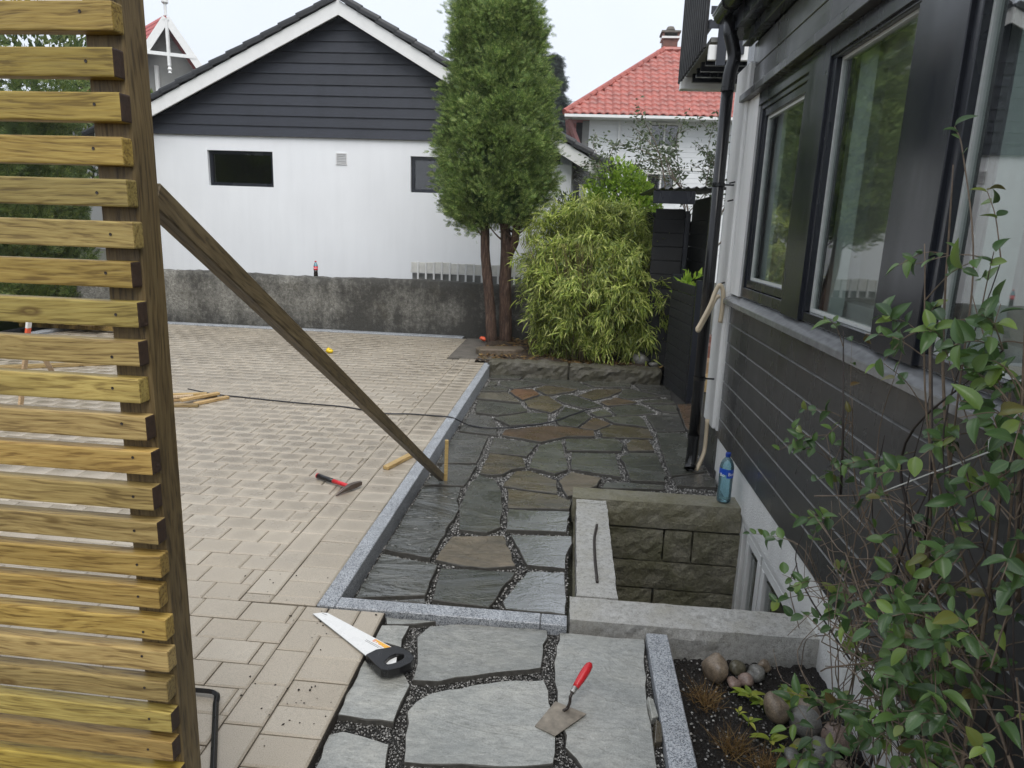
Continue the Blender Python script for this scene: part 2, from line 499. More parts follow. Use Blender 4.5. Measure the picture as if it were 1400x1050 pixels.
def mk_oldwall():
    m = NT('stained_old_concrete')
    z = m.node('ShaderNodeSeparateXYZ'); m.put(z.inputs[0], m.pos); z = z.outputs[2]
    big = m.noise(1.5, 6, 0.7, m.map(m.pos, (1, 1, 0.75)))
    streak = m.noise(4.0, 5, 0.65, m.map(m.pos, (1.3, 1, 0.35)))
    fine = m.noise(32, 5, 0.75); grit = m.noise(170, 2)
    base = m.ramp(fine, [(0.32, (0.10, 0.095, 0.08)), (0.5, (0.24, 0.232, 0.205)), (0.68, (0.42, 0.41, 0.37))])
    blk = m.math('ADD', m.math('MULTIPLY', big, 0.75), m.math('MULTIPLY', streak, 0.45))
    blk = m.math('ADD', blk, m.math('MULTIPLY', fine, 0.30))
    # lichen and soot: heaviest along the top and where rain splashes the foot
    edge = m.math('MULTIPLY', m.math('ABSOLUTE', m.math('SUBTRACT', z, 0.40)), 0.42)
    blk = m.math('ADD', blk, edge)
    xx = m.node('ShaderNodeSeparateXYZ'); m.put(xx.inputs[0], m.pos)
    blk = m.math('ADD', blk, m.rng(xx.outputs[0], -5.5, -1.2, -0.02, 0.12))
    blk = m.math('ADD', blk, m.math('MULTIPLY', m.math('SUBTRACT', m.noise(14, 5, 0.75), 0.5), 0.55))
    f = m.ramp(blk, [(0.66, 0.0), (0.95, 0.92)])
    c = m.mix(f, base, (0.036, 0.034, 0.029))
    c = m.mix(m.ramp(m.noise(2.6, 4, 0.6, m.map(m.pos, (1, 1, 1), (7, 3, 1))), [(0.55, 0.0), (0.75, 0.45)]), c, (0.085, 0.075, 0.05))
    c = m.mix(1.0, c, m.ramp(grit, [(0.3, 0.72), (0.7, 1.3)]), 'MULTIPLY')
    h = m.math('ADD', m.math('MULTIPLY', big, 1.5), m.math('ADD', fine, m.math('MULTIPLY', grit, 0.3)))
    return m.done(c, 0.75, m.bump(h, 0.8, 0.02))
M['oldwall'] = mk_oldwall()

def mk_soil(name, c1, c2, c3, sc=60):
    m = NT(name)
    n = m.noise(sc, 5, 0.7); b = m.noise(6, 4); v = m.voro(sc * 2.2)
    c = m.ramp(n, [(0.3, c2), (0.55, c1), (0.78, c3)])
    c = m.mix(1.0, c, m.ramp(b, [(0.3, 0.7), (0.7, 1.25)]), 'MULTIPLY')
    return m.done(c, 0.7, m.bump(m.math('ADD', n, m.math('MULTIPLY', v, 0.6)), 1.0, 0.02))
M['soil'] = mk_soil('dark_wet_soil', (0.022, 0.017, 0.013), (0.010, 0.008, 0.006), (0.05, 0.04, 0.032))
M['litter'] = mk_soil('leaf_littered_soil', (0.060, 0.038, 0.022), (0.025, 0.017, 0.010), (0.14, 0.09, 0.052), 45)
M['ground'] = mk_soil('ground_soil', (0.05, 0.05, 0.028), (0.03, 0.03, 0.018), (0.08, 0.075, 0.045), 20)
M['sand'] = mk_soil('jointing_sand', (0.085, 0.068, 0.05), (0.05, 0.04, 0.03), (0.13, 0.108, 0.082), 120)
M['grit'] = mk_soil('wet_stone_grit', (0.055, 0.052, 0.046), (0.020, 0.019, 0.017), (0.16, 0.15, 0.135), 110)
M['concrete'] = mk_soil('rough_concrete', (0.185, 0.165, 0.14), (0.13, 0.115, 0.095), (0.25, 0.23, 0.2), 70)
m = NT('gravel_chip'); r_ = m.rnd()
M['chip'] = m.done(m.ramp(r_, [(0, (0.03, 0.03, 0.028)), (0.4, (0.12, 0.115, 0.105)), (0.75, (0.26, 0.25, 0.235)), (1, (0.52, 0.51, 0.48))]), 0.4)
def mk_rock(name, c):
    m = NT(name)
    n = m.noise(30, 5, 0.7); g = m.noise(200, 2)
    w = m.node('ShaderNodeObjectInfo').outputs['Random']
    cc = m.mix(1.0, c, m.ramp(n, [(0.3, 0.6), (0.7, 1.3)]), 'MULTIPLY')
    cc = m.mix(1.0, cc, m.ramp(g, [(0.3, 0.7), (0.7, 1.3)]), 'MULTIPLY')
    return m.done(cc, m.rng(n, 0.3, 0.7, 0.25, 0.5), m.bump(n, 0.4, 0.006))
M['rock_tan'] = mk_rock('tan_fieldstone', (0.20, 0.155, 0.11))
M['rock_grey'] = mk_rock('grey_fieldstone', (0.16, 0.155, 0.14))
M['rock_pink'] = mk_rock('pinkish_fieldstone', (0.22, 0.155, 0.125))
M['rock_olive'] = mk_rock('olive_fieldstone', (0.095, 0.085, 0.055))

def mk_leaf(name, stops, trans=0.3, rough=0.45, clump=1.2, bright=(0.7, 1.25)):
    m = NT(name)
    r = m.rnd()
    c = m.ramp(r, stops)
    c = m.mix(1.0, c, m.ramp(m.noise(clump, 3), [(0.3, bright[0]), (0.7, bright[1])]), 'MULTIPLY')
    m.done(c, rough, spec=0.35)
    tr = m.node('ShaderNodeBsdfTranslucent'); m.put(tr.inputs[0], c)
    mixs = m.node('ShaderNodeMixShader'); mixs.inputs[0].default_value = trans
    out = m.t.nodes['Material Output']
    m.t.links.new(m.b.outputs[0], mixs.inputs[1]); m.t.links.new(tr.outputs[0], mixs.inputs[2])
    m.t.links.new(mixs.outputs[0], out.inputs[0])
    return m.m
M['thuja'] = mk_leaf('thuja_spray', [(0, (0.055, 0.110, 0.034)), (0.4, (0.14, 0.225, 0.062)), (0.8, (0.29, 0.38, 0.105)), (1, (0.50, 0.54, 0.20))], 0.4, 0.5, 5.0, (0.65, 1.5))
M['hedge'] = mk_leaf('hedge_spray', [(0, (0.055, 0.095, 0.024)), (0.5, (0.12, 0.175, 0.045)), (1, (0.22, 0.25, 0.07))], 0.35, 0.5, 0.8)
M['bamboo'] = mk_leaf('bamboo_leaf', [(0, (0.10, 0.16, 0.035)), (0.4, (0.26, 0.33, 0.065)), (0.75, (0.44, 0.51, 0.11)), (1, (0.70, 0.70, 0.26))], 0.45, 0.4, 4.0, (0.6, 1.4))
M['bright'] = mk_leaf('bright_shrub_leaf', [(0, (0.16, 0.28, 0.035)), (0.5, (0.30, 0.46, 0.055)), (1, (0.42, 0.56, 0.08))], 0.5, 0.45, 1.0)
M['dull'] = mk_leaf('dull_shrub_leaf', [(0, (0.07, 0.10, 0.055)), (0.5, (0.13, 0.17, 0.09)), (1, (0.20, 0.23, 0.13))], 0.3, 0.5, 1.0)
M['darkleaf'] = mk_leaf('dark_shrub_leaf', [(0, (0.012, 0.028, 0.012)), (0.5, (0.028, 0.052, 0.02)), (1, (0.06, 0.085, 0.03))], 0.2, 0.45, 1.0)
M['farfir'] = mk_leaf('far_conifer', [(0, (0.035, 0.06, 0.045)), (1, (0.08, 0.11, 0.08))], 0.1, 0.7, 1.0)
M['weed'] = mk_leaf('weed_leaf', [(0, (0.16, 0.24, 0.03)), (0.5, (0.28, 0.34, 0.05)), (1, (0.42, 0.42, 0.08))], 0.35, 0.4, 6)
M['drygrass'] = mk_leaf('dry_grass', [(0, (0.12, 0.065, 0.025)), (0.6, (0.22, 0.13, 0.045)), (1, (0.28, 0.2, 0.075))], 0.2, 0.6, 6)
def mk_vineleaf():
    m = NT('glossy_vine_leaf')
    w = m.node('ShaderNodeObjectInfo').outputs['Random']
    isl = m.node('ShaderNodeNewGeometry').outputs['Random Per Island']
    r = m.math('FRACT', m.math('ADD', w, isl))
    c = m.ramp(r, [(0, (0.048, 0.095, 0.034)), (0.5, (0.080, 0.155, 0.048)), (0.8, (0.13, 0.22, 0.056)), (0.93, (0.22, 0.31, 0.06)), (1.0, (0.14, 0.085, 0.035))])
    uv = m.node('ShaderNodeUVMap').outputs[0]
    sx = m.node('ShaderNodeSeparateXYZ'); m.put(sx.inputs[0], uv)
    d = m.math('ABSOLUTE', m.math('SUBTRACT', sx.outputs[0], 0.5))
    rib = m.ramp(d, [(0.0, 1.0), (0.05, 0.5), (0.09, 0.0)])
    vein = m.node('ShaderNodeTexWave', wave_type='BANDS', bands_direction='Y')
    mp = m.node('ShaderNodeCombineXYZ'); m.put(mp.inputs[1], m.math('SUBTRACT', sx.outputs[1], m.math('MULTIPLY', d, 0.9)))
    m.put(vein.inputs['Vector'], mp.outputs[0]); vein.inputs['Scale'].default_value = 2.2
    vf = m.ramp(vein.outputs['Fac'], [(0.82, 0.0), (1.0, 0.28)])
    c = m.mix(m.math('MAXIMUM', m.math('MULTIPLY', rib, 0.4), m.math('MULTIPLY', vf, 0.5)), c, (0.16, 0.23, 0.09))
    m.done(c, 0.28, m.bump(vf, 0.2, 0.002), spec=0.5)
    tr = m.node('ShaderNodeBsdfTranslucent'); m.put(tr.inputs[0], c)
    ms = m.node('ShaderNodeMixShader'); ms.inputs[0].default_value = 0.22
    out = m.t.nodes['Material Output']
    m.t.links.new(m.b.outputs[0], ms.inputs[1]); m.t.links.new(tr.outputs[0], ms.inputs[2]); m.t.links.new(ms.outputs[0], out.inputs[0])
    return m.m
M['vine'] = mk_vineleaf()
M['twig'] = flat('vine_twig', (0.165, 0.122, 0.085), 0.6, var=0.4, scale=40)
M['twig_dark'] = flat('dark_twig', (0.04, 0.03, 0.026), 0.6, var=0.4, scale=40)
m = NT('red_thuja_bark'); _n = m.noise(38, 5, 0.7, m.map(m.pos, (1, 1, 0.16))); _b = m.noise(2.2, 3)
M['bark_red'] = m.done(m.mix(1.0, m.ramp(_n, [(0.3, (0.030, 0.018, 0.013)), (0.5, (0.085, 0.048, 0.033)), (0.7, (0.20, 0.13, 0.09))]), m.ramp(_b, [(0.3, 0.7), (0.7, 1.35)]), 'MULTIPLY'), 0.75, m.bump(_n, 1.0, 0.02))
M['culm'] = flat('bamboo_culm', (0.14, 0.11, 0.045), 0.5, var=0.3, scale=30)

def mk_glass(name, f0=0.06, tint=(0.93, 0.96, 0.95)):
    m = NT(name)
    lw = m.node('ShaderNodeLayerWeight'); lw.inputs[0].default_value = 0.5
    sch = m.math('ADD', m.math('MULTIPLY', m.math('POWER', lw.outputs['Facing'], 5.0), 1.0 - f0), f0)   # Schlick, same from both sides
    gl = m.node('ShaderNodeBsdfGlossy'); gl.inputs['Roughness'].default_value = 0.012
    wv = m.noise(1.6, 2); m.put(gl.inputs['Normal'], m.bump(wv, 0.06, 0.01))
    tp = m.node('ShaderNodeBsdfTransparent'); m.put(tp.inputs[0], tint)
    mx_ = m.node('ShaderNodeMixShader')
    m.put(mx_.inputs[0], sch)
    m.t.links.new(tp.outputs[0], mx_.inputs[1]); m.t.links.new(gl.outputs[0], mx_.inputs[2])
    m.t.links.new(mx_.outputs[0], m.t.nodes['Material Output'].inputs[0])
    return m.m
M['glass'] = mk_glass('double_glazing', 0.20, (0.90, 0.93, 0.92))
M['glass_dark'] = mk_glass('garage_glass', 0.10, (0.7, 0.7, 0.7))
M['dark'] = flat('dark_interior', (0.02, 0.02, 0.02), 0.8)
M['curtain'] = flat('pale_green_curtain', (0.62, 0.70, 0.66), 0.8, var=0.08)
M['room'] = flat('grey_room_wall', (0.55, 0.56, 0.52), 0.8, var=0.05, scale=2)
M['steel'] = flat('dull_steel', (0.40, 0.39, 0.37), 0.38, 0.85, var=0.35, scale=60, bump=0.1)
M['steel_dirty'] = flat('mortar_smeared_steel', (0.26, 0.225, 0.18), 0.5, 0.35, var=0.45, scale=26, bump=0.25)
M['iron'] = flat('rusty_iron', (0.045, 0.036, 0.032), 0.45, 0.4, var=0.4, scale=60, bump=0.2)
M['hammer_iron'] = flat('worn_hammer_steel', (0.11, 0.085, 0.07), 0.4, 0.5, var=0.4, scale=90, bump=0.2)
M['red'] = flat('red_plastic', (0.55, 0.022, 0.030), 0.3, var=0.1)
M['black_rubber'] = flat('black_plastic', (0.012, 0.012, 0.013), 0.32, var=0.2)
M['cable'] = flat('black_cable', (0.012, 0.012, 0.016), 0.4, var=0.2)
M['cream'] = flat('cream_conduit', (0.62, 0.52, 0.37), 0.4, var=0.08, scale=12)
M['blade'] = flat('wet_white_saw_blade', (0.82, 0.82, 0.80), 0.28, 0.0, var=0.02, scale=20)
M['orange'] = flat('orange_print', (0.85, 0.22, 0.03), 0.5, var=0.03)
M['yellow_print'] = flat('yellow_print', (0.88, 0.60, 0.10), 0.5, var=0.03)
M['grey_print'] = flat('grey_print', (0.25, 0.25, 0.25), 0.5, var=0.03)
M['yellow'] = flat('yellow_plastic', (0.80, 0.55, 0.02), 0.4, var=0.05)
M['orange_toy'] = flat('orange_red_plastic', (0.75, 0.12, 0.05), 0.4, var=0.05)
M['blue'] = flat('blue_plastic', (0.010, 0.045, 0.30), 0.35, var=0.05)
M['label_blue'] = flat('blue_label', (0.010, 0.075, 0.50), 0.35, var=0.05)
M['label_white'] = flat('white_print', (0.85, 0.85, 0.85), 0.4, var=0.02)
M['label_red'] = flat('red_label', (0.60, 0.015, 0.03), 0.35, var=0.05)
M['cola'] = flat('dark_cola', (0.012, 0.006, 0.004), 0.12, var=0.1)
M['brick'] = flat('reddish_paving_brick', (0.28, 0.13, 0.10), 0.55, var=0.3, scale=20)
M['cord'] = flat('white_cord', (0.75, 0.75, 0.72), 0.5, var=0.05)
M['vent'] = flat('pale_grey_vent', (0.70, 0.70, 0.70), 0.5, var=0.03)
M['grey_board'] = flat('grey_weatherboard', (0.22, 0.22, 0.205), 0.6, var=0.1, scale=4)
M['chimney'] = flat('chimney_brick', (0.16, 0.07, 0.05), 0.7, var=0.3, scale=6)
M['maroon'] = flat('faded_maroon_paint', (0.36, 0.16, 0.15), 0.6, var=0.1)
m = NT('blue_bottle_plastic')
_g = m.node('ShaderNodeBsdfGlass'); m.put(_g.inputs[0], (0.55, 0.86, 0.93)); _g.inputs['IOR'].default_value = 1.12; _g.inputs['Roughness'].default_value = 0.02
_tp = m.node('ShaderNodeBsdfTransparent'); m.put(_tp.inputs[0], (0.62, 0.85, 0.91))
_gl = m.node('ShaderNodeBsdfGlossy'); _gl.inputs['Roughness'].default_value = 0.08
_fr = m.node('ShaderNodeFresnel'); _fr.inputs[0].default_value = 1.5
_df = m.node('ShaderNodeBsdfDiffuse'); m.put(_df.inputs[0], (0.34, 0.60, 0.70))
_m0 = m.node('ShaderNodeMixShader'); _m0.inputs[0].default_value = 0.22
m.t.links.new(_tp.outputs[0], _m0.inputs[1]); m.t.links.new(_df.outputs[0], _m0.inputs[2])
_m1 = m.node('ShaderNodeMixShader'); m.put(_m1.inputs[0], _fr.outputs[0])
m.t.links.new(_m0.outputs[0], _m1.inputs[1]); m.t.links.new(_gl.outputs[0], _m1.inputs[2])
m.t.links.new(_m1.outputs[0], m.t.nodes['Material Output'].inputs[0])
m.t.nodes.remove(_g)
M['bottle'] = m.m

# ================================================================ THE SETTING
HX0, HX1, HY0, HY1 = 0.27, 1.16, 2.88, 4.13        # light-well opening in the ground sheet
g = MB()
B = 150.0
GZ = -0.21
g.add([(-B, -B, GZ), (B, -B, GZ), (B, HY0, GZ), (-B, HY0, GZ)], [(0, 1, 2, 3)])
g.add([(-B, HY1, GZ), (B, HY1, GZ), (B, B, GZ), (-B, B, GZ)], [(0, 1, 2, 3)])
g.add([(-B, HY0, GZ), (HX0, HY0, GZ), (HX0, HY1, GZ), (-B, HY1, GZ)], [(0, 1, 2, 3)])
g.add([(HX1, HY0, GZ), (B, HY0, GZ), (B, HY1, GZ), (HX1, HY1, GZ)], [(0, 1, 2, 3)])
structure(g.build('ground', M['ground']))

# ---------------------------------------------------------------- paved yard
yard_poly = [(-7.25, -1.5), (-0.738, -1.5), (-0.738, 2.657), (-1.05, 2.657), (-1.05, 8.62), (-1.55, 8.62), (-1.55, 10.25), (-7.25, 10.25)]
yard = structure(MB().prism(yard_poly, -0.12, -0.010).build('paved_yard', M['sand']))

def paver_mesh(w, d):
    hx, hy, t, c, e = w / 2 - 0.0021, d / 2 - 0.0021, 0.05, 0.007, 0.005
    v = []
    for z, q in ((-t, 0), (-e, 0), (0, c)):
        v += [(-hx + q, -hy + q, z), (hx - q, -hy + q, z), (hx - q, hy - q, z), (-hx + q, hy - q, z)]
    f = [(8, 9, 10, 11)]
    for b in (0, 4):
        f += [(b + i, b + (i + 1) % 4, b + 4 + (i + 1) % 4, b + 4 + i) for i in range(4)]
    return v, f
pav = []                                             # (x, y, w, d)
PW, PD = 0.2105, 0.1405
y = 10.24 - PD / 2
row = 0
while y > 0.45:
    xr = -1.4035 if y > 2.66 else -1.092
    if y > 8.62: xr = -1.56
    x = xr - ((row * 0.5) % 1.0) * PW - 0.05 - 0.02 * math.sin(row * 1.7)
    if xr - x > 0.028: pav.append(((x + xr) / 2, y, xr - x, PD))
    while x > -7.2:
        x2 = max(x - PW, -7.24)
        if x - x2 > 0.03: pav.append(((x + x2) / 2, y, x - x2, PD))
        x = x2
    y -= PD; row += 1
y = 8.62
while y > 2.72:
    pav.append((-1.157, y - PD / 2, PW, PD)); y -= PD
pav.append((-1.157, 2.69, PW, 0.06))
pav.append((-1.333, 2.692, PD, 0.064))
y = 8.62
while y > 2.75:
    pav.append((-1.333, y - PW / 2, PD, PW)); y -= PW
y = 2.655
pav.append((-1.042, 2.60, 0.10, 0.11))
while y > 0.5:
    if y > 2.6:
        pav.append((-0.918, y - PW / 2, PD, PW)); pav.append((-0.7935, y - PW / 2, 0.107, PW)); y -= PW; continue
    pav.append((-0.8445, y - PD / 2, PW, PD)); y -= PD
y = 2.545
while y > 0.5:
    pav.append((-1.021, y - PW / 2, PD, PW)); y -= PW

CMT = CAM_M.transposed()
def pix(p):
    c = CMT @ (Vector(p) - EYE)
    if c.z > -0.05: return None
    return (700 + c.x / -c.z * 940, 525 - c.y / -c.z * 940, -c.z)
def area(p):
    q = pix((p[0], p[1], 0))
    if q is None or not (235 < q[0] < 1400 and q[1] < 1075): return 0
    return p[2] * p[3] / q[2] ** 3
pav.sort(key=area, reverse=True)
cache = {}
V = []; F = []; UV = []
for i, (x, y, w, d) in enumerate(pav):
    dz = rng.uniform(-0.0018, 0.0012); rx, ry = rng.gauss(0, 0.004), rng.gauss(0, 0.004)
    if i < 298:
        k = (round(w, 3), round(d, 3))
        if k not in cache:
            v, f = paver_mesh(w, d)
            me = bpy.data.meshes.new('paver'); me.from_pydata(v, [], f); me.materials.append(M['paver'])
            uvl = me.uv_layers.new(name='UVMap')
            for l in me.loops:
                co = me.vertices[l.vertex_index].co
                uvl.data[l.index].uv = (co.x / w + 0.5, co.y / d + 0.5)
            cache[k] = me
        inst(cache[k], 'paver', (x, y, dz), (rx, ry, rng.gauss(0, 0.003)), yard)
    else:
        v, f = paver_mesh(w, d)
        b = len(V)
        V += [(px + x, py + y, pz + dz + py * rx - px * ry) for px, py, pz in v]
        F += [tuple(q + b for q in ff) for ff in f]
        UV += [(v[q][0] / w + 0.5, v[q][1] / d + 0.5) for ff in f for q in ff]
o = arr_mesh('paver_field', V, F, M['paver'], yard)
uvl = o.data.uv_layers.new(name='UVMap')
uvl.data.foreach_set('uv', np.array(UV, dtype=np.float32).ravel())
o['kind'] = 'stuff'

# dirt crumbs dropped on the pavers and pale slabs near the saw
V = []; F = []
OCT = np.array([(1, 0, 0), (-1, 0, 0), (0, 1, 0), (0, -1, 0), (0, 0, 1), (0, 0, -1)], float)
OCF = np.array([(0, 2, 4), (2, 1, 4), (1, 3, 4), (3, 0, 4), (2, 0, 5), (1, 2, 5), (3, 1, 5), (0, 3, 5)])
def chips(pts, r0, r1, flatz=0.7):
    n = len(pts)
    r = nr.uniform(r0, r1, (n, 1, 1)) * nr.uniform(0.6, 1.3, (n, 6, 1))
    a = nr.uniform(0, 6.28, n); ca, sa = np.cos(a), np.sin(a)
    o = OCT[None] * r
    x = o[..., 0] * ca[:, None] - o[..., 1] * sa[:, None]
    yv = o[..., 0] * sa[:, None] + o[..., 1] * ca[:, None]
    VV = np.stack([x, yv, o[..., 2] * flatz], -1) + np.asarray(pts)[:, None, :]
    FF = OCF[None] + (np.arange(n) * 6)[:, None, None]
    return VV.reshape(-1, 3), FF.reshape(-1, 3)
pts = []
for cx, cy, sx, n in ((-1.0, 2.78, 0.07, 26), (-0.85, 2.05, 0.1, 22), (-0.95, 2.35, 0.16, 12), (-1.15, 2.62, 0.1, 10), (-1.3, 2.9, 0.12, 8)):
    for _ in range(n): pts.append((cx + rng.gauss(0, sx), min(cy + rng.gauss(0, sx), 2.9), 0.002))
pts = [p for p in pts if p[0] < -1.06 or p[1] < 2.64 and p[0] < -0.75]
o = arr_mesh('soil_crumbs', *chips(pts, 0.002, 0.006), M['soil'], yard); o['kind'] = 'stuff'

# concrete strip along the old wall, kerb on the far side of the yard
structure(MB().box(-7.3, -1.62, 10.25, 10.42, -0.19, 0.012).build('wall_footing', M['granite'], bevel=0.006))
yk = thing('granite_kerb', 'grey granite kerb edging the yard below the green hedge', 'kerb', (-7.33, 8, 0), 'granite kerbs')
for i in range(11):
    MB().box(-7.42, -7.255, -0.6 + i * 0.99, 0.385 + i * 0.99, -0.18, 0.03).build('kerb_stone', M['granite'], yk, bevel=0.006)

# gravelly concrete apron where the yard meets the planting bed
ap = [(-1.555, 8.63), (-0.98, 8.63), (-0.98, 8.95), (-1.18, 8.98), (-1.16, 9.9), (-1.2, 10.25), (-1.555, 10.25)]
structure(MB().prism(ap, -0.15, 0.006).build('concrete_apron', M['concrete'], bevel=0.004))

# ---------------------------------------------------------------- granite kerbs round the patio
def granite(name, label, boxes):
    x0, x1, y0, y1 = boxes[0][:4]
    t = thing(name, label, 'kerb', ((x0 + x1) / 2, (y0 + y1) / 2, -0.18), 'granite kerbs')
    for b in boxes: MB().box(*b).build('kerb_stone', M['granite'], t, bevel=0.004)
    return t
granite('granite_kerb', 'long grey granite kerb between beige pavers and slate patio', [
    (-1.050, -0.968, 2.662, 3.655, -0.18, 0.002), (-1.0495, -0.968, 3.659, 4.66, -0.18, 0.001), (-1.050, -0.9685, 4.664, 5.66, -0.18, 0.003),
    (-1.051, -0.969, 5.664, 6.66, -0.18, 0.001), (-1.050, -0.968, 6.664, 7.55, -0.18, 0.002), (-1.050, -0.968, 7.554, 8.46, -0.18, 0.003)])
granite('granite_kerb', 'speckled granite kerb crossing the slate slabs above the hand saw', [
    (-0.966, -0.062, 2.660, 2.742, -0.18, 0.003), (-0.059, 0.054, 2.661, 2.742, -0.18, 0.002)])
granite('granite_kerb', 'pale granite kerb edging the weedy soil bed by the trowel', [
    (0.388, 0.478, 1.62, 2.655, -0.18, 0.003), (0.388, 0.478, 0.62, 1.616, -0.18, 0.002)])

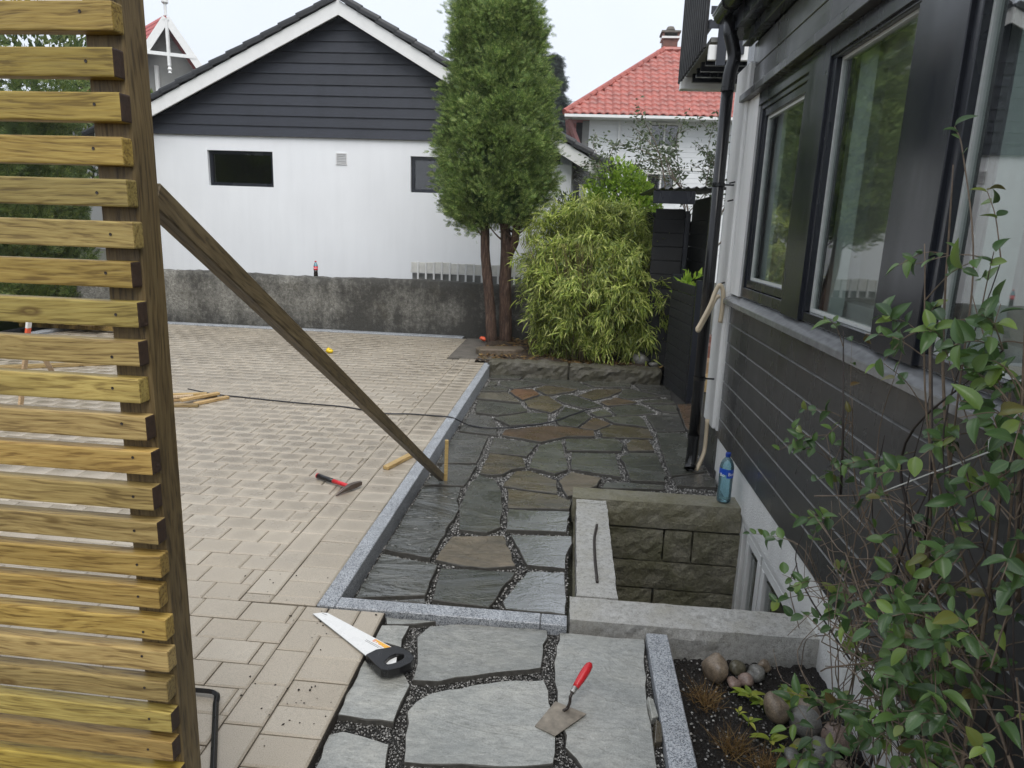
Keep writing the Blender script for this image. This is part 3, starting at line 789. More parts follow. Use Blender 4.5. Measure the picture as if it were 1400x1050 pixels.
# ---------------------------------------------------------------- slate patio
SLABS = [
 ('g',[(-0.945,8.333),(-0.538,8.451),(-0.581,8.105),(-0.695,8.103),(-0.934,8.039)]),
 ('g',[(-0.506,8.417),(-0.11,8.357),(0.104,8.252),(0.311,7.862),(0.147,7.744),(0.132,7.796),(-0.032,7.836),(-0.272,7.933),(-0.54,8.082)]),
 ('g',[(-0.915,7.927),(-0.827,7.928),(-0.816,7.77),(-0.845,7.669),(-0.919,7.65)]),
 ('g',[(-0.795,7.959),(-0.566,8.052),(-0.297,7.878),(-0.606,7.598),(-0.669,7.647),(-0.765,7.679)]),
 ('g',[(-0.922,7.588),(-0.76,7.629),(-0.655,7.556),(-0.662,7.408),(-0.945,7.345)]),
 ('b',[(-0.945,7.275),(-0.652,7.353),(-0.467,6.919),(-0.944,7.009)]),
 ('o',[(-0.637,7.414),(-0.6,7.54),(-0.391,7.593),(-0.298,7.343),(-0.462,7.044)]),
 ('t',[(-0.363,7.63),(-0.257,7.831),(-0.031,7.775),(0.12,7.722),(0.067,7.61),(-0.089,7.456),(-0.21,7.351)]),
 ('t',[(-0.435,6.986),(-0.28,7.288),(-0.198,7.29),(-0.029,6.9),(-0.143,6.596),(-0.372,6.739)]),
 ('g',[(-0.124,7.218),(-0.057,7.407),(0.057,7.421),(0.287,7.142),(0.375,6.975),(0.218,6.853),(-0.02,7.035)]),
 ('t',[(0.124,7.447),(0.332,7.806),(0.637,7.884),(0.618,7.763),(0.456,7.45),(0.285,7.246)]),
 ('g',[(0.183,8.138),(0.248,8.307),(0.702,8.325),(0.768,8.219),(0.739,7.987),(0.633,7.965),(0.318,7.916)]),
 ('g',[(0.566,7.487),(0.666,7.881),(0.738,7.909),(0.852,7.787),(1.033,7.564),(0.627,7.396)]),
 ('w',[(0.808,8.224),(1.055,8.223),(1.213,8.188),(1.165,7.625),(1.054,7.654),(0.868,7.841)]),
 ('o2',[(0.361,7.16),(0.546,7.413),(0.613,7.344),(0.758,7.264),(0.706,7.174),(0.427,7.004)]),
 ('g',[(0.797,7.309),(1.033,7.472),(1.155,7.435),(1.156,7.295),(0.83,7.225)]),
 ('g',[(0.445,6.911),(0.534,7.033),(0.739,7.157),(0.815,7.129),(0.906,6.849),(0.72,6.719),(0.503,6.632)]),
 ('g',[(0.867,7.154),(1.16,7.215),(1.133,6.89),(0.981,6.898)]),
 ('w',[(0.798,6.711),(1.137,6.849),(1.106,6.222),(0.84,6.145)]),
 ('g',[(-0.099,6.362),(-0.012,6.839),(0.178,6.708),(0.248,6.512),(0.115,6.115),(-0.05,6.143)]),
 ('g',[(0.243,6.685),(0.395,6.867),(0.459,6.633),(0.306,6.532)]),
 ('o2',[(0.132,6.102),(0.264,6.48),(0.319,6.457),(0.425,6.308),(0.317,6.114),(0.281,6.065)]),
 ('g',[(0.367,6.51),(0.489,6.581),(0.713,6.654),(0.746,6.546),(0.769,6.242),(0.453,6.338)]),
 ('t',[(0.315,6.066),(0.44,6.265),(0.767,6.199),(0.783,5.897),(0.328,5.842)]),
 ('g',[(-0.925,6.91),(-0.466,6.837),(-0.382,6.597),(-0.644,6.374),(-0.876,6.43)]),
 ('g',[(-0.678,6.277),(-0.364,6.537),(-0.179,6.55),(-0.163,6.252),(-0.225,6.174),(-0.502,6.047)]),
 ('w',[(-0.917,6.362),(-0.7,6.269),(-0.605,5.935),(-0.586,5.705),(-0.929,5.768),(-0.928,5.975)]),
 ('r',[(-0.535,5.881),(-0.152,6.101),(-0.049,6.098),(0.259,6.023),(0.265,5.84),(0.016,5.787),(-0.196,5.575),(-0.543,5.711)]),
 ('w',[(-0.945,5.7),(-0.652,5.636),(-0.657,4.936),(-0.945,4.872)]),
 ('w',[(-0.607,5.645),(-0.445,5.604),(-0.222,5.528),(-0.288,5.18),(-0.599,5.217)]),
 ('t',[(-0.586,5.179),(-0.325,5.138),(-0.279,4.902),(-0.376,4.84),(-0.433,4.713),(-0.513,4.676),(-0.604,4.703)]),
 ('g',[(-0.247,4.896),(-0.245,5.11),(-0.201,5.464),(-0.027,5.652),(0.036,4.908),(-0.056,4.799)]),
 ('g',[(0.008,5.7),(0.438,5.806),(0.502,5.64),(0.47,5.455),(0.021,5.386)]),
 ('g',[(0.062,5.338),(0.42,5.372),(0.42,5.113),(0.428,4.817),(0.075,4.928),(0.066,4.926)]),
 ('t',[(0.522,5.653),(0.583,5.802),(0.737,5.822),(0.749,5.523),(0.536,5.462)]),
 ('g',[(0.456,5.297),(0.532,5.414),(0.749,5.45),(0.764,4.962),(0.739,4.763),(0.497,4.748)]),
 ('g',[(0.826,6.071),(1.089,6.11),(1.076,5.074),(0.808,4.929),(0.799,5.239)]),
 ('w',[(0.819,4.885),(1.071,5.021),(1.123,4.893),(1.093,4.731),(0.818,4.716)]),
 ('g',[(0.306,4.684),(0.478,4.716),(0.725,4.709),(0.719,4.629),(0.279,4.572)]),
 ('t',[(-0.407,4.497),(-0.346,4.813),(-0.247,4.842),(-0.039,4.669),(-0.029,4.414),(-0.232,4.444)]),
 ('tan',[(-0.022,4.633),(0.065,4.855),(0.282,4.751),(0.247,4.595),(0.067,4.37),(0.041,4.35)]),
 ('w',[(-0.898,4.849),(-0.642,4.875),(-0.673,4.437),(-0.945,4.399)]),
 ('wl',[(-0.945,4.368),(-0.69,4.405),(-0.678,4.167),(-0.639,4.018),(-0.679,3.323),(-0.944,3.388)]),
 ('g',[(-0.605,4.68),(-0.476,4.586),(-0.393,4.32),(-0.347,3.801),(-0.421,3.707),(-0.589,3.723),(-0.643,4.055),(-0.645,4.371)]),
 ('t',[(-0.372,4.432),(-0.033,4.376),(0.02,4.329),(0.066,4.286),(0.055,4.148),(-0.334,4.093)]),
 ('ww',[(-0.328,4.068),(0.054,4.096),(0.042,3.786),(-0.311,3.756)]),
 ('ww',[(-0.28,3.691),(0.071,3.734),(0.076,3.638),(0.045,3.485),(0.042,3.325),(-0.161,3.339)]),
 ('tan',[(-0.643,3.434),(-0.613,3.63),(-0.319,3.691),(-0.22,3.328),(-0.378,3.276),(-0.507,3.282),(-0.65,3.328)]),
 ('wl',[(-0.945,3.337),(-0.626,3.259),(-0.622,2.946),(-0.945,2.873)]),
 ('g',[(-0.6,3.231),(-0.217,3.247),(-0.311,2.895),(-0.584,2.919)]),
 ('ww',[(-0.153,3.257),(0.039,3.288),(0.048,2.876),(-0.229,2.884),(-0.251,2.944)]),
 ('w',[(-0.803,2.879),(-0.621,2.922),(-0.61,2.879)]),
 ('r',[(1.176,7.227),(1.336,7.299),(1.181,6.213),(1.125,6.233)]),
]
FRONT = [
 [(-0.735,2.682),(-0.735,2.708),(-0.594,2.701),(-0.513,2.679),(-0.596,2.62),(-0.718,2.6)],
 [(-0.735,2.585),(-0.617,2.596),(-0.613,2.44),(-0.735,2.467)],
 [(-0.735,2.34),(-0.579,2.303),(-0.522,2.219),(-0.534,2.017),(-0.735,2.027)],
 [(-0.735,1.936),(-0.693,1.956),(-0.524,1.917),(-0.501,1.758),(-0.722,1.73)],
 [(-0.569,2.531),(-0.534,2.618),(-0.386,2.685),(-0.25,2.705),(-0.03,2.676),(-0.044,2.391),(-0.241,2.331),(-0.423,2.258),(-0.522,2.253),(-0.526,2.352)],
 [(-0.504,2.079),(-0.443,2.185),(-0.383,2.216),(-0.188,2.292),(-0.028,2.321),(-0.003,2.197),(0.027,2.056),(0.021,1.906),(-0.077,1.881),(-0.21,1.867),(-0.456,1.851)],
 [(0.022,2.673),(0.314,2.7),(0.384,2.679),(0.355,2.184),(0.354,1.911),(0.123,1.881),(0.059,1.983),(0.025,2.206),(0.006,2.441)],
]

def zs(x, y): return -0.075 - 0.0085 * (y - 2.74)
patio = structure(MB().prism([(-0.968, 2.742), (0.056, 2.742), (0.056, 4.32), (1.13, 4.32), (1.13, 5.4), (1.5, 5.4), (1.5, 9.2), (1.2, 9.2), (1.2, 8.30), (-0.968, 8.30)],
                             -0.205, lambda x, y: zs(x, y) - 0.029).build('slate_patio', M['grit']))

def ccw(p):
    a = sum(p[i][0] * p[(i + 1) % len(p)][1] - p[(i + 1) % len(p)][0] * p[i][1] for i in range(len(p)))
    return p if a > 0 else p[::-1]
def rough_edge(p, step=0.05, amp=0.005):
    out = []
    for i in range(len(p)):
        a, b = Vector(p[i]), Vector(p[(i + 1) % len(p)])
        L = (b - a).length
        n = max(1, min(9, int(L / step)))
        nrm = Vector((b.y - a.y, a.x - b.x)) / max(L, 1e-6)
        for k in range(n):
            q = a + (b - a) * (k / n)
            if k: q = q + nrm * rng.gauss(0, amp)
            out.append((q.x, q.y))
    return out
def slab(poly, mat, parent, top, thick, step=0.06, amp=0.004):
    p = rough_edge(ccw(poly), step, amp)
    n = len(p)
    cx = sum(q[0] for q in p) / n; cy = sum(q[1] for q in p) / n
    tx, ty, dz = rng.gauss(0, 0.004), rng.gauss(0, 0.004), rng.gauss(0, 0.003)
    zt = lambda x, y: top(x, y) + dz + (x - cx) * tx + (y - cy) * ty
    v = []
    for k, (x, y) in enumerate(p): v.append((x, y, top(x, y) - thick))
    e = [rng.uniform(0.001, 0.005) for _ in p]
    for k, (x, y) in enumerate(p): v.append((x, y, zt(x, y) - e[k]))
    for k, (x, y) in enumerate(p):
        a, b = Vector(p[k - 1]), Vector(p[(k + 1) % n])
        d = b - a; nn = Vector((-d.y, d.x)).normalized() * e[k]
        v.append((x + nn.x, y + nn.y, zt(x, y)))
    f = [tuple(range(2 * n, 3 * n))]
    for r in (0, n):
        f += [(r + i, r + (i + 1) % n, r + n + (i + 1) % n, r + n + i) for i in range(n)]
    v = [(a - cx, b - cy, c) for a, b, c in v]
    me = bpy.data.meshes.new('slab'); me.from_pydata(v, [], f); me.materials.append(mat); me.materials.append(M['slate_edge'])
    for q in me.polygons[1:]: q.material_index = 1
    return inst(me, 'slab', (cx, cy, 0), parent=parent)
names = {'g': None}
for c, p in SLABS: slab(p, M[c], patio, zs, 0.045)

fpath = structure(MB().prism([(-0.736, -1.5), (0.386, -1.5), (0.386, 2.658), (-0.736, 2.658)], -0.19, -0.048).build('slate_path', M['grit']))
FRONT += [[(-0.72, 1.69), (-0.46, 1.70), (-0.48, 1.25), (-0.72, 1.28)], [(-0.44, 1.81), (0.02, 1.85), (0.05, 1.35), (-0.42, 1.30)], [(0.08, 1.84), (0.36, 1.86), (0.365, 1.3), (0.08, 1.33)],
          [(-0.72, 1.23), (-0.2, 1.25), (-0.22, 0.7), (-0.72, 0.7)], [(-0.17, 1.27), (0.36, 1.26), (0.36, 0.7), (-0.18, 0.68)]]
FRONT = [[(x, min(y, 2.652)) for x, y in p] for p in FRONT]
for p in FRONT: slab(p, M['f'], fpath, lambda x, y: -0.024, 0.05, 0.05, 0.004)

def inside(P, poly):
    x, y = P[:, 0], P[:, 1]
    r = np.zeros(len(P), bool)
    n = len(poly)
    for i in range(n):
        (x1, y1), (x2, y2) = poly[i], poly[(i + 1) % n]
        if y1 == y2: continue
        r ^= ((y1 > y) != (y2 > y)) & (x < (x2 - x1) * (y - y1) / (y2 - y1) + x1)
    return r
def joints(x0, x1, y0, y1, n, polys, zf):
    P = np.column_stack([nr.uniform(x0, x1, n), nr.uniform(y0, y1, n)])
    k = np.zeros(n, bool)
    for p in polys: k |= inside(P, p)
    P = P[~k]
    return np.column_stack([P, [zf(a, b) for a, b in P]])
J = joints(-0.965, 1.12, 2.745, 8.25, 95000, [p for _, p in SLABS], lambda x, y: zs(x, y) - 0.023)
J = J[~((J[:, 0] > 0.056) & (J[:, 1] < 4.33))]
o = arr_mesh('joint_gravel', *chips(J, 0.004, 0.0085), M['chip'], patio); o['kind'] = 'stuff'
J = joints(-0.735, 0.384, 1.6, 2.655, 26000, FRONT, lambda x, y: -0.044)
o = arr_mesh('joint_gravel', *chips(J, 0.002, 0.0055), M['chip'], fpath); o['kind'] = 'stuff'
# two slate offcuts tipped into the joint beside the pale kerb
for k, (x, y, rz, mt) in enumerate(((0.366, 2.20, 0.1, 'f'), (0.372, 2.08, -0.1, 't'))):
    me = MB().prism([(-0.012, -0.05), (0.014, -0.035), (0.010, 0.045), (-0.010, 0.055)], -0.05, 0.018).mesh('slate_offcut', 0.002)
    me.materials.append(M[mt])
    o = inst(me, 'slate_offcut', (x, y, -0.03), (0.1, 0.25, rz))
    tag(o, ('thin grey slate offcut wedged on edge beside the pale kerb' if k == 0 else 'small brown slate offcut wedged on edge beside the pale kerb'), 'stone')

# ---------------------------------------------------------------- light well of split granite
well = thing('light_well', 'stone-lined light well in front of the basement window', 'light well', (0.7, 3.5, -0.9))
def stone(x0, x1, y0, y1, z0, z1, mat, name='wall_stone', bev=0.006, amp=0.008, owner=None):
    """rough split block; the top of a coping stone stays flat"""
    bm = bmesh.new()
    me0 = MB().box(x0, x1, y0, y1, z0, z1).mesh('tmp')
    bm.from_mesh(me0); bpy.data.meshes.remove(me0)
    cell = 0.05
    for ax in range(3):
        es = [e for e in bm.edges if abs((e.verts[1].co - e.verts[0].co)[ax]) > cell * 1.5]
        L = max([e.calc_length() for e in es], default=0)
        if es: bmesh.ops.subdivide_edges(bm, edges=es, cuts=max(1, min(22, int(L / cell))), use_grid_fill=True)
    ph = [rng.uniform(0, 6.28) for _ in range(9)]
    c = Vector(((x0 + x1) / 2, (y0 + y1) / 2, (z0 + z1) / 2))
    for q in bm.verts:
        p = q.co
        wv = (math.sin(p.x * 17 + p.z * 9 + ph[0]) + math.sin(p.x * 9 - p.z * 31 + p.y * 13 + ph[1]) + 0.7 * math.sin(p.x * 41 + p.z * 27 + ph[2]) + 0.7 * math.sin(p.y * 37 + p.z * 19 - p.x * 11 + ph[3])) / 3
        flat_top = name == 'coping_stone' and p.z > z1 - 0.001
        nedge = sum((abs(p.x - x0) < 1e-4 or abs(p.x - x1) < 1e-4, abs(p.y - y0) < 1e-4 or abs(p.y - y1) < 1e-4, abs(p.z - z0) < 1e-4 or abs(p.z - z1) < 1e-4))
        off = Vector((0, 0, 0))
        if nedge >= 2:                                   # worn arrises
            d_ = Vector((c.x - p.x, c.y - p.y, c.z - p.z))
            for ax, (lo, hi) in enumerate(((x0, x1), (y0, y1), (z0, z1))):
                if abs(p[ax] - lo) < 1e-4: off[ax] += bev * rng.uniform(0.2, 1.1)
                elif abs(p[ax] - hi) < 1e-4: off[ax] -= bev * rng.uniform(0.2, 1.1)
            if flat_top: off.z *= 0.4
            q.co += off
        elif flat_top: q.co.z += rng.gauss(0, 0.0008)
        else:
            for ax, (lo, hi) in enumerate(((x0, x1), (y0, y1), (z0, z1))):
                if abs(p[ax] - lo) < 1e-4: off[ax] = -(wv * amp + rng.gauss(0, amp * 0.35))
                elif abs(p[ax] - hi) < 1e-4: off[ax] = wv * amp + rng.gauss(0, amp * 0.35)
            q.co += off
    me = bpy.data.meshes.new(name); bm.to_mesh(me); bm.free()
    me.materials.append(mat)
    return link(bpy.data.objects.new(name, me), owner or well)
stone(0.092, 0.288, 2.912, 4.045, -0.14, 0.004, M['coping'], 'coping_stone', amp=0.004)
stone(0.092, 0.288, 4.052, 4.112, -0.14, 0.000, M['coping'], 'coping_stone', amp=0.004)
stone(0.062, 1.125, 2.702, 2.902, -0.24, 0.006, M['coping'], 'coping_stone', amp=0.006)
stone(0.07, 1.13, 4.118, 4.31, -0.17, 0.004, M['coping2'], 'coping_stone', amp=0.006)
for x0, x1, z0, z1 in ((0.20, 0.66, -0.395, -0.178), (0.665, 0.84, -0.395, -0.178), (0.845, 1.135, -0.395, -0.178),
                       (0.20, 1.135, -0.59, -0.40), (0.2, 0.62, -0.78, -0.595), (0.625, 1.135, -0.78, -0.595), (0.2, 1.135, -0.98, -0.785)):
    stone(x0, x1, 4.122, 4.33, z0, z1, M['oldstone'], amp=0.008)
for k in range(4):
    stone(0.08, 0.285, 2.91, 4.115, -0.34 - k * 0.2, -0.145 - k * 0.2, M['oldstone'], amp=0.010)
    stone(0.29, 1.13, 2.715, 2.895, -0.43 - k * 0.2, -0.245 - k * 0.2, M['oldstone'], amp=0.010)
MB().box(0.2, 1.2, 2.8, 4.2, -1.02, -0.97).build('well_floor', M['grit'], well)

# ---------------------------------------------------------------- soil bed beside the house
def bed(name, x0, x1, y0, y1, nx, ny, z, amp, mat, edge=0.0):
    V = []; F = []
    for j in range(ny + 1):
        for i in range(nx + 1):
            x = x0 + (x1 - x0) * i / nx; yy = y0 + (y1 - y0) * j / ny
            zz = z + amp * (math.sin(x * 5.1 + yy * 3.3) * 0.4 + math.sin(x * 11 - yy * 9) * 0.25 + rng.uniform(-0.5, 0.5))
            V.append((x, yy, zz))
    for j in range(ny):
        for i in range(nx):
            a = j * (nx + 1) + i
            F.append((a, a + 1, a + nx + 2, a + nx + 1))
    return structure(arr_mesh(name, V, F, mat, smooth=True))
bed('soil_bed', 0.478, 1.13, 0.3, 2.70, 50, 160, -0.135, 0.022, M['soil'])
pts = [(nr.uniform(0.49, 1.1), nr.uniform(1.2, 2.68), -0.13 + nr.uniform(-0.004, 0.008)) for _ in range(1500)]
o = arr_mesh('soil_grit', *chips(pts, 0.002, 0.008), M['chip']); o['kind'] = 'stuff'
o['label'] = 'loose grit and crumbs lying on the dark soil bed'; o['category'] = 'gravel'

# planting bed under the trees
bed('planting_bed', -1.18, 1.6, 8.40, 10.42, 70, 60, 0.015, 0.05, M['litter'])
n = 2600
P = np.column_stack([nr.uniform(-1.15, 1.2, n), nr.uniform(8.5, 10.3, n), nr.uniform(0.015, 0.05, n)])
a = nr.uniform(0, 6.28, n); L = nr.uniform(0.02, 0.06, n); W = nr.uniform(0.006, 0.018, n)
d = np.column_stack([np.cos(a), np.sin(a), nr.uniform(-0.2, 0.35, n)]); s2 = np.column_stack([-np.sin(a), np.cos(a), nr.uniform(-0.4, 0.4, n)])
V = np.stack([P - d * L[:, None], P + s2 * W[:, None], P + d * L[:, None], P - s2 * W[:, None]], 1).reshape(-1, 3)
o = arr_mesh('leaf_litter', V, np.arange(n * 4).reshape(-1, 4), M['drygrass']); o['kind'] = 'stuff'
o['label'] = 'brown fallen bamboo leaves covering the planting bed'; o['category'] = 'leaf litter'

bk = thing('bed_kerb', 'two rough mossy kerb stones holding back the bamboo bed', 'kerb', (0.1, 8.4, -0.18))
def rough_stone(x0, x1, y0, y1, z0, z1, mat, parent, amp=0.012, name='kerb_stone'):
    return stone(x0, x1, y0, y1, z0, z1, mat, name, 0.018, amp, parent)
rough_stone(-0.99, 0.008, 8.27, 8.52, -0.19, 0.055, M['bedstone'], bk, 0.014)
rough_stone(0.014, 1.13, 8.24, 8.50, -0.19, 0.050, M['bedstone'], bk, 0.016)
fs = MB().prism([(-0.05, 0), (0.02, -0.13), (0.50, -0.05), (0.60, 0.08), (0.55, 0.28), (0.05, 0.16)], 0.0, 0.085).build('flat_stone', M['flatstone'], bevel=0.012, jitter=0.004)
fs.location = (-1.20, 9.02, 0.0)
tag(fs, 'flat brown stone slab lying at the foot of the tree trunks', 'stone')

# ---------------------------------------------------------------- old boundary wall
def old_wall():
    nx, nz = 150, 14
    V = []; F = []
    x0, x1 = -9.0, 1.9
    def jit(): return rng.gauss(0, 0.006)
    top = []
    for i in range(nx + 1):
        x = x0 + (x1 - x0) * i / nx
        top.append(0.812 + 0.012 * math.sin(x * 1.9) + 0.006 * math.sin(x * 7.3) + rng.gauss(0, 0.004))
    prof = [(10.42, t / 9) for t in range(0, 9)] + [(10.43, 1.0), (10.50, 1.012), (10.62, 1.012), (10.70, 1.0), (10.70, 0.0)]
    m_ = len(prof)
    for i in range(nx + 1):
        x = x0 + (x1 - x0) * i / nx
        for (yy, t) in prof:
            V.append((x + jit(), yy + jit() + 0.02 * (1 - t), -0.19 + t * (top[i] + 0.19) + jit() * 0.5))
    for i in range(nx):
        for k in range(m_ - 1):
            a = i * m_ + k
            F.append((a, a + m_, a + m_ + 1, a + 1))
    o = arr_mesh('boundary_wall', V, F, M['oldwall'], smooth=True)
    return tag(o, 'low old concrete wall stained black, along the back of the yard', 'wall')
old_wall()

# ================================================================ BUILDINGS
def holed(u0, u1, v0, v1, holes, w0, w1, put):
    """slab with rectangular holes; put(u,v,w) -> xyz; returns an MB"""
    us = sorted({u0, u1, *[h[0] for h in holes], *[h[1] for h in holes]})
    vs = sorted({v0, v1, *[h[2] for h in holes], *[h[3] for h in holes]})
    def solid(i, j):
        if not (0 <= i < len(us) - 1 and 0 <= j < len(vs) - 1): return False
        cu, cv = (us[i] + us[i + 1]) / 2, (vs[j] + vs[j + 1]) / 2
        return not any(h[0] < cu < h[1] and h[2] < cv < h[3] for h in holes)
    b = MB()
    for i in range(len(us) - 1):
        for j in range(len(vs) - 1):
            if not solid(i, j): continue
            a0, a1, c0, c1 = us[i], us[i + 1], vs[j], vs[j + 1]
            for w in (w0, w1):
                b.add([put(a0, c0, w), put(a1, c0, w), put(a1, c1, w), put(a0, c1, w)], [(0, 1, 2, 3)])
            for di, dj, p, q in ((-1, 0, (a0, c0), (a0, c1)), (1, 0, (a1, c0), (a1, c1)), (0, -1, (a0, c0), (a1, c0)), (0, 1, (a0, c1), (a1, c1))):
                if not solid(i + di, j + dj):
                    b.add([put(*p, w0), put(*q, w0), put(*q, w1), put(*p, w1)], [(0, 1, 2, 3)])
    return b
def frame_xz(b, x0, x1, z0, z1, w, y0, y1):
    b.box(x0, x1, y0, y1, z0, z0 + w); b.box(x0, x1, y0, y1, z1 - w, z1)
    b.box(x0, x0 + w, y0, y1, z0 + w, z1 - w); b.box(x1 - w, x1, y0, y1, z0 + w, z1 - w)
    return b
def frame_yz(b, y0, y1, z0, z1, w, x0, x1):
    b.box(x0, x1, y0, y1, z0, z0 + w); b.box(x0, x1, y0, y1, z1 - w, z1)
    b.box(x0, x1, y0, y0 + w, z0 + w, z1 - w); b.box(x0, x1, y1 - w, y1, z0 + w, z1 - w)
    return b

# ---------------------------------------------------------------- neighbour's garage
gar = thing('garage', 'white rendered garage with black boarded gable and black tiled roof', 'garage', (-4.0, 12.0, -0.2))
GW = [(-6.44, -5.27, 2.21, 2.80), (-2.85, -1.68, 2.20, 2.79)]
holed(-7.9, -0.64, -0.2, 3.08, GW, 12.0, 12.25, lambda u, v, w: (u, w, v)).build('wall', M['white_wall'], gar)
MB().box(-0.64, -0.12, 12.0, 12.25, -0.2, 2.72).build('wall', M['white_wall'], gar)
MB().box(-7.9, -7.7, 12.251, 18, -0.2, 3.08).build('wall', M['white_wall'], gar)
MB().box(-0.32, -0.12, 12.251, 18, -0.2, 3.08).build('wall', M['white_wall'], gar)
MB().box(-7.7, -0.32, 17.8, 18, -0.2, 3.08).build('wall', M['white_wall'], gar)
MB().box(-7.69, -0.33, 12.26, 17.79, 3.0, 3.06).build('ceiling', M['dark'], gar)
MB().box(-7.69, -0.33, 13.2, 13.3, -0.19, 2.99).build('partition', M['dark'], gar)
for (x0, x1, z0, z1) in GW:
    w = frame_xz(MB(), x0 + 0.002, x1 - 0.002, z0 + 0.002, z1 - 0.002, 0.055, 12.06, 12.12).build('window', M['black_trim'], gar)
    MB().box(x0 + 0.05, x1 - 0.05, 12.088, 12.094, z0 + 0.05, z1 - 0.05).build('pane', M['glass_dark'], w)
AX, AZ, SL, SR = -3.975, 5.115, 0.490, 0.556
def rtop(x): return AZ - (AX - x) * SL if x < AX else AZ - (x - AX) * SR
XL, XR = -8.3, 0.345
# gable boards
z = 3.045; k = 0
while z < 4.86:
    z1 = z + 0.168
    def xl(zz): return max(-7.9, AX - (AZ - 0.16 - zz) / SL)
    def xr(zz): return AX + (AZ - 0.16 - zz) / SR
    zt = min(z1 + 0.012, AZ - 0.17)
    a, b2, c, d = xl(z), xr(z), xr(zt), xl(zt)
    v = [(a, 11.955, z), (b2, 11.955, z), (c, 11.978, zt), (d, 11.978, zt), (a, 11.999, z), (b2, 11.999, z), (c, 11.999, zt), (d, 11.999, zt)]
    MB().add(v, [(0, 1, 2, 3), (5, 4, 7, 6), (1, 0, 4, 5), (3, 2, 6, 7), (0, 3, 7, 4), (2, 1, 5, 6)]).build('board', M['black_garage'], gar)
    z = z1
MB().add([(-7.78, 12.003, 3.081), (-0.62, 12.003, 3.081), (AX, 12.003, AZ - 0.17), (-7.78, 12.2, 3.081), (-0.62, 12.2, 3.081), (AX, 12.2, AZ - 0.17)],
         [(0, 1, 2), (5, 4, 3)]).build('gable', M['black_garage'], gar)
# roof deck, rake boards, tiles
for xa, xb in ((XL, AX), (AX, XR)):
    za, zb = rtop(xa), rtop(xb)
    MB().add([(xa, 11.775, za - 0.06), (xb, 11.775, zb - 0.06), (xb, 18.3, zb - 0.06), (xa, 18.3, za - 0.06), (xa, 11.775, za), (xb, 11.775, zb), (xb, 18.3, zb), (xa, 18.3, za)],
             [(0, 3, 2, 1), (4, 5, 6, 7), (0, 1, 5, 4), (2, 3, 7, 6), (1, 2, 6, 5), (3, 0, 4, 7)]).build('roof_deck', M['black_trim'], gar)
    MB().add([(xa, 11.74, za - 0.215), (xb, 11.74, zb - 0.215), (xb, 11.74, zb + 0.002), (xa, 11.74, za + 0.002), (xa, 11.773, za - 0.215), (xb, 11.773, zb - 0.215), (xb, 11.773, zb + 0.002), (xa, 11.773, za + 0.002)],
             [(0, 1, 2, 3), (5, 4, 7, 6), (1, 0, 4, 5), (3, 2, 6, 7), (0, 3, 7, 4), (2, 1, 5, 6)]).build('rake_board', M['white_paint'], gar)
def tile_mesh(L, dy):
    # verge tile: rounded top plate with a turned-down lip, local x runs down the slope
    b = MB()
    prof = [(0.0, 0.028), (0.0, 0.085), (0.012, 0.118), (0.05, 0.135), (dy * 0.6, 0.105), (dy, 0.09), (dy, 0.05), (0.05, 0.06), (0.03, 0.028)]
    n = len(prof)
    v = [(0, yy, zz - 0.022) for yy, zz in prof] + [(L, yy, zz) for yy, zz in prof]
    f = [tuple(range(n - 1, -1, -1)), tuple(range(n, 2 * n))] + [(i, (i + 1) % n, n + (i + 1) % n, n + i) for i in range(n)]
    b.add(v, f)
    return b.mesh('verge_tile', 0.004)
vt = tile_mesh(0.37, 0.35); vt.materials.append(M['tile_black'])
ft = tile_mesh(0.37, 0.35); ft.materials.append(M['tile_black'])
aL, aR = math.atan(SL), math.atan(SR)
n = int((AX - XL) / math.cos(aL) / 0.335)
for i in range(n + 1):
    d = 0.02 + i * 0.335
    # slope falls towards -x: turn the tile about z, keeping the lip on the gable side by mirroring in y
    me = vt
    o = bpy.data.objects.new('verge_tile', me)
    o.matrix_world = Matrix.Translation((AX - d * math.cos(aL), 11.70, AZ - d * math.sin(aL) + 0.0)) @ Matrix.Scale(-1, 4, (1, 0, 0)) @ Matrix.Rotation(aL + rng.gauss(0, 0.012), 4, 'Y')
    COL.objects.link(o); o.parent = gar; o.matrix_parent_inverse = Matrix.Translation(-Vector(gar.location))
n = int((XR - AX) / math.cos(aR) / 0.335)
for i in range(n + 1):
    d = 0.02 + i * 0.335
    o = bpy.data.objects.new('verge_tile', vt)
    o.matrix_world = Matrix.Translation((AX + d * math.cos(aR), 11.70, AZ - d * math.sin(aR))) @ Matrix.Rotation(aR + rng.gauss(0, 0.012), 4, 'Y')
    COL.objects.link(o); o.parent = gar; o.matrix_parent_inverse = Matrix.Translation(-Vector(gar.location))
V = []; F = []
for side in (-1, 1):
    sl = SL if side < 0 else SR; a = math.atan(sl)
    Lr = ((AX - XL) if side < 0 else (XR - AX)) / math.cos(a)
    nr_ = int(Lr / 0.335) + 1
    for i in range(nr_):
        for j in range(20):
            d0, d1 = 0.02 + i * 0.335, 0.02 + i * 0.335 + 0.365
            y0 = 12.06 + j * 0.31
            for (d, h) in ((d0, 0.012), (d1, 0.05)):
                for (yy, hh) in ((y0, 0.0), (y0 + 0.08, 0.035), (y0 + 0.22, 0.035), (y0 + 0.31, 0.0)):
                    V.append((AX + side * (d * math.cos(a) ), yy, AZ - d * math.sin(a) + h + hh + 0.02))
            b_ = len(V) - 8
            F += [(b_ + q, b_ + q + 1, b_ + q + 5, b_ + q + 4) for q in range(3)]
o = arr_mesh('roof_tiles', V, F, M['tile_black'], gar); o['kind'] = 'stuff'
MB().box(XR - 0.03, XR + 0.07, 11.9, 18.3, rtop(XR) - 0.12, rtop(XR) - 0.03).build('gutter', M['black_pipe'], gar)
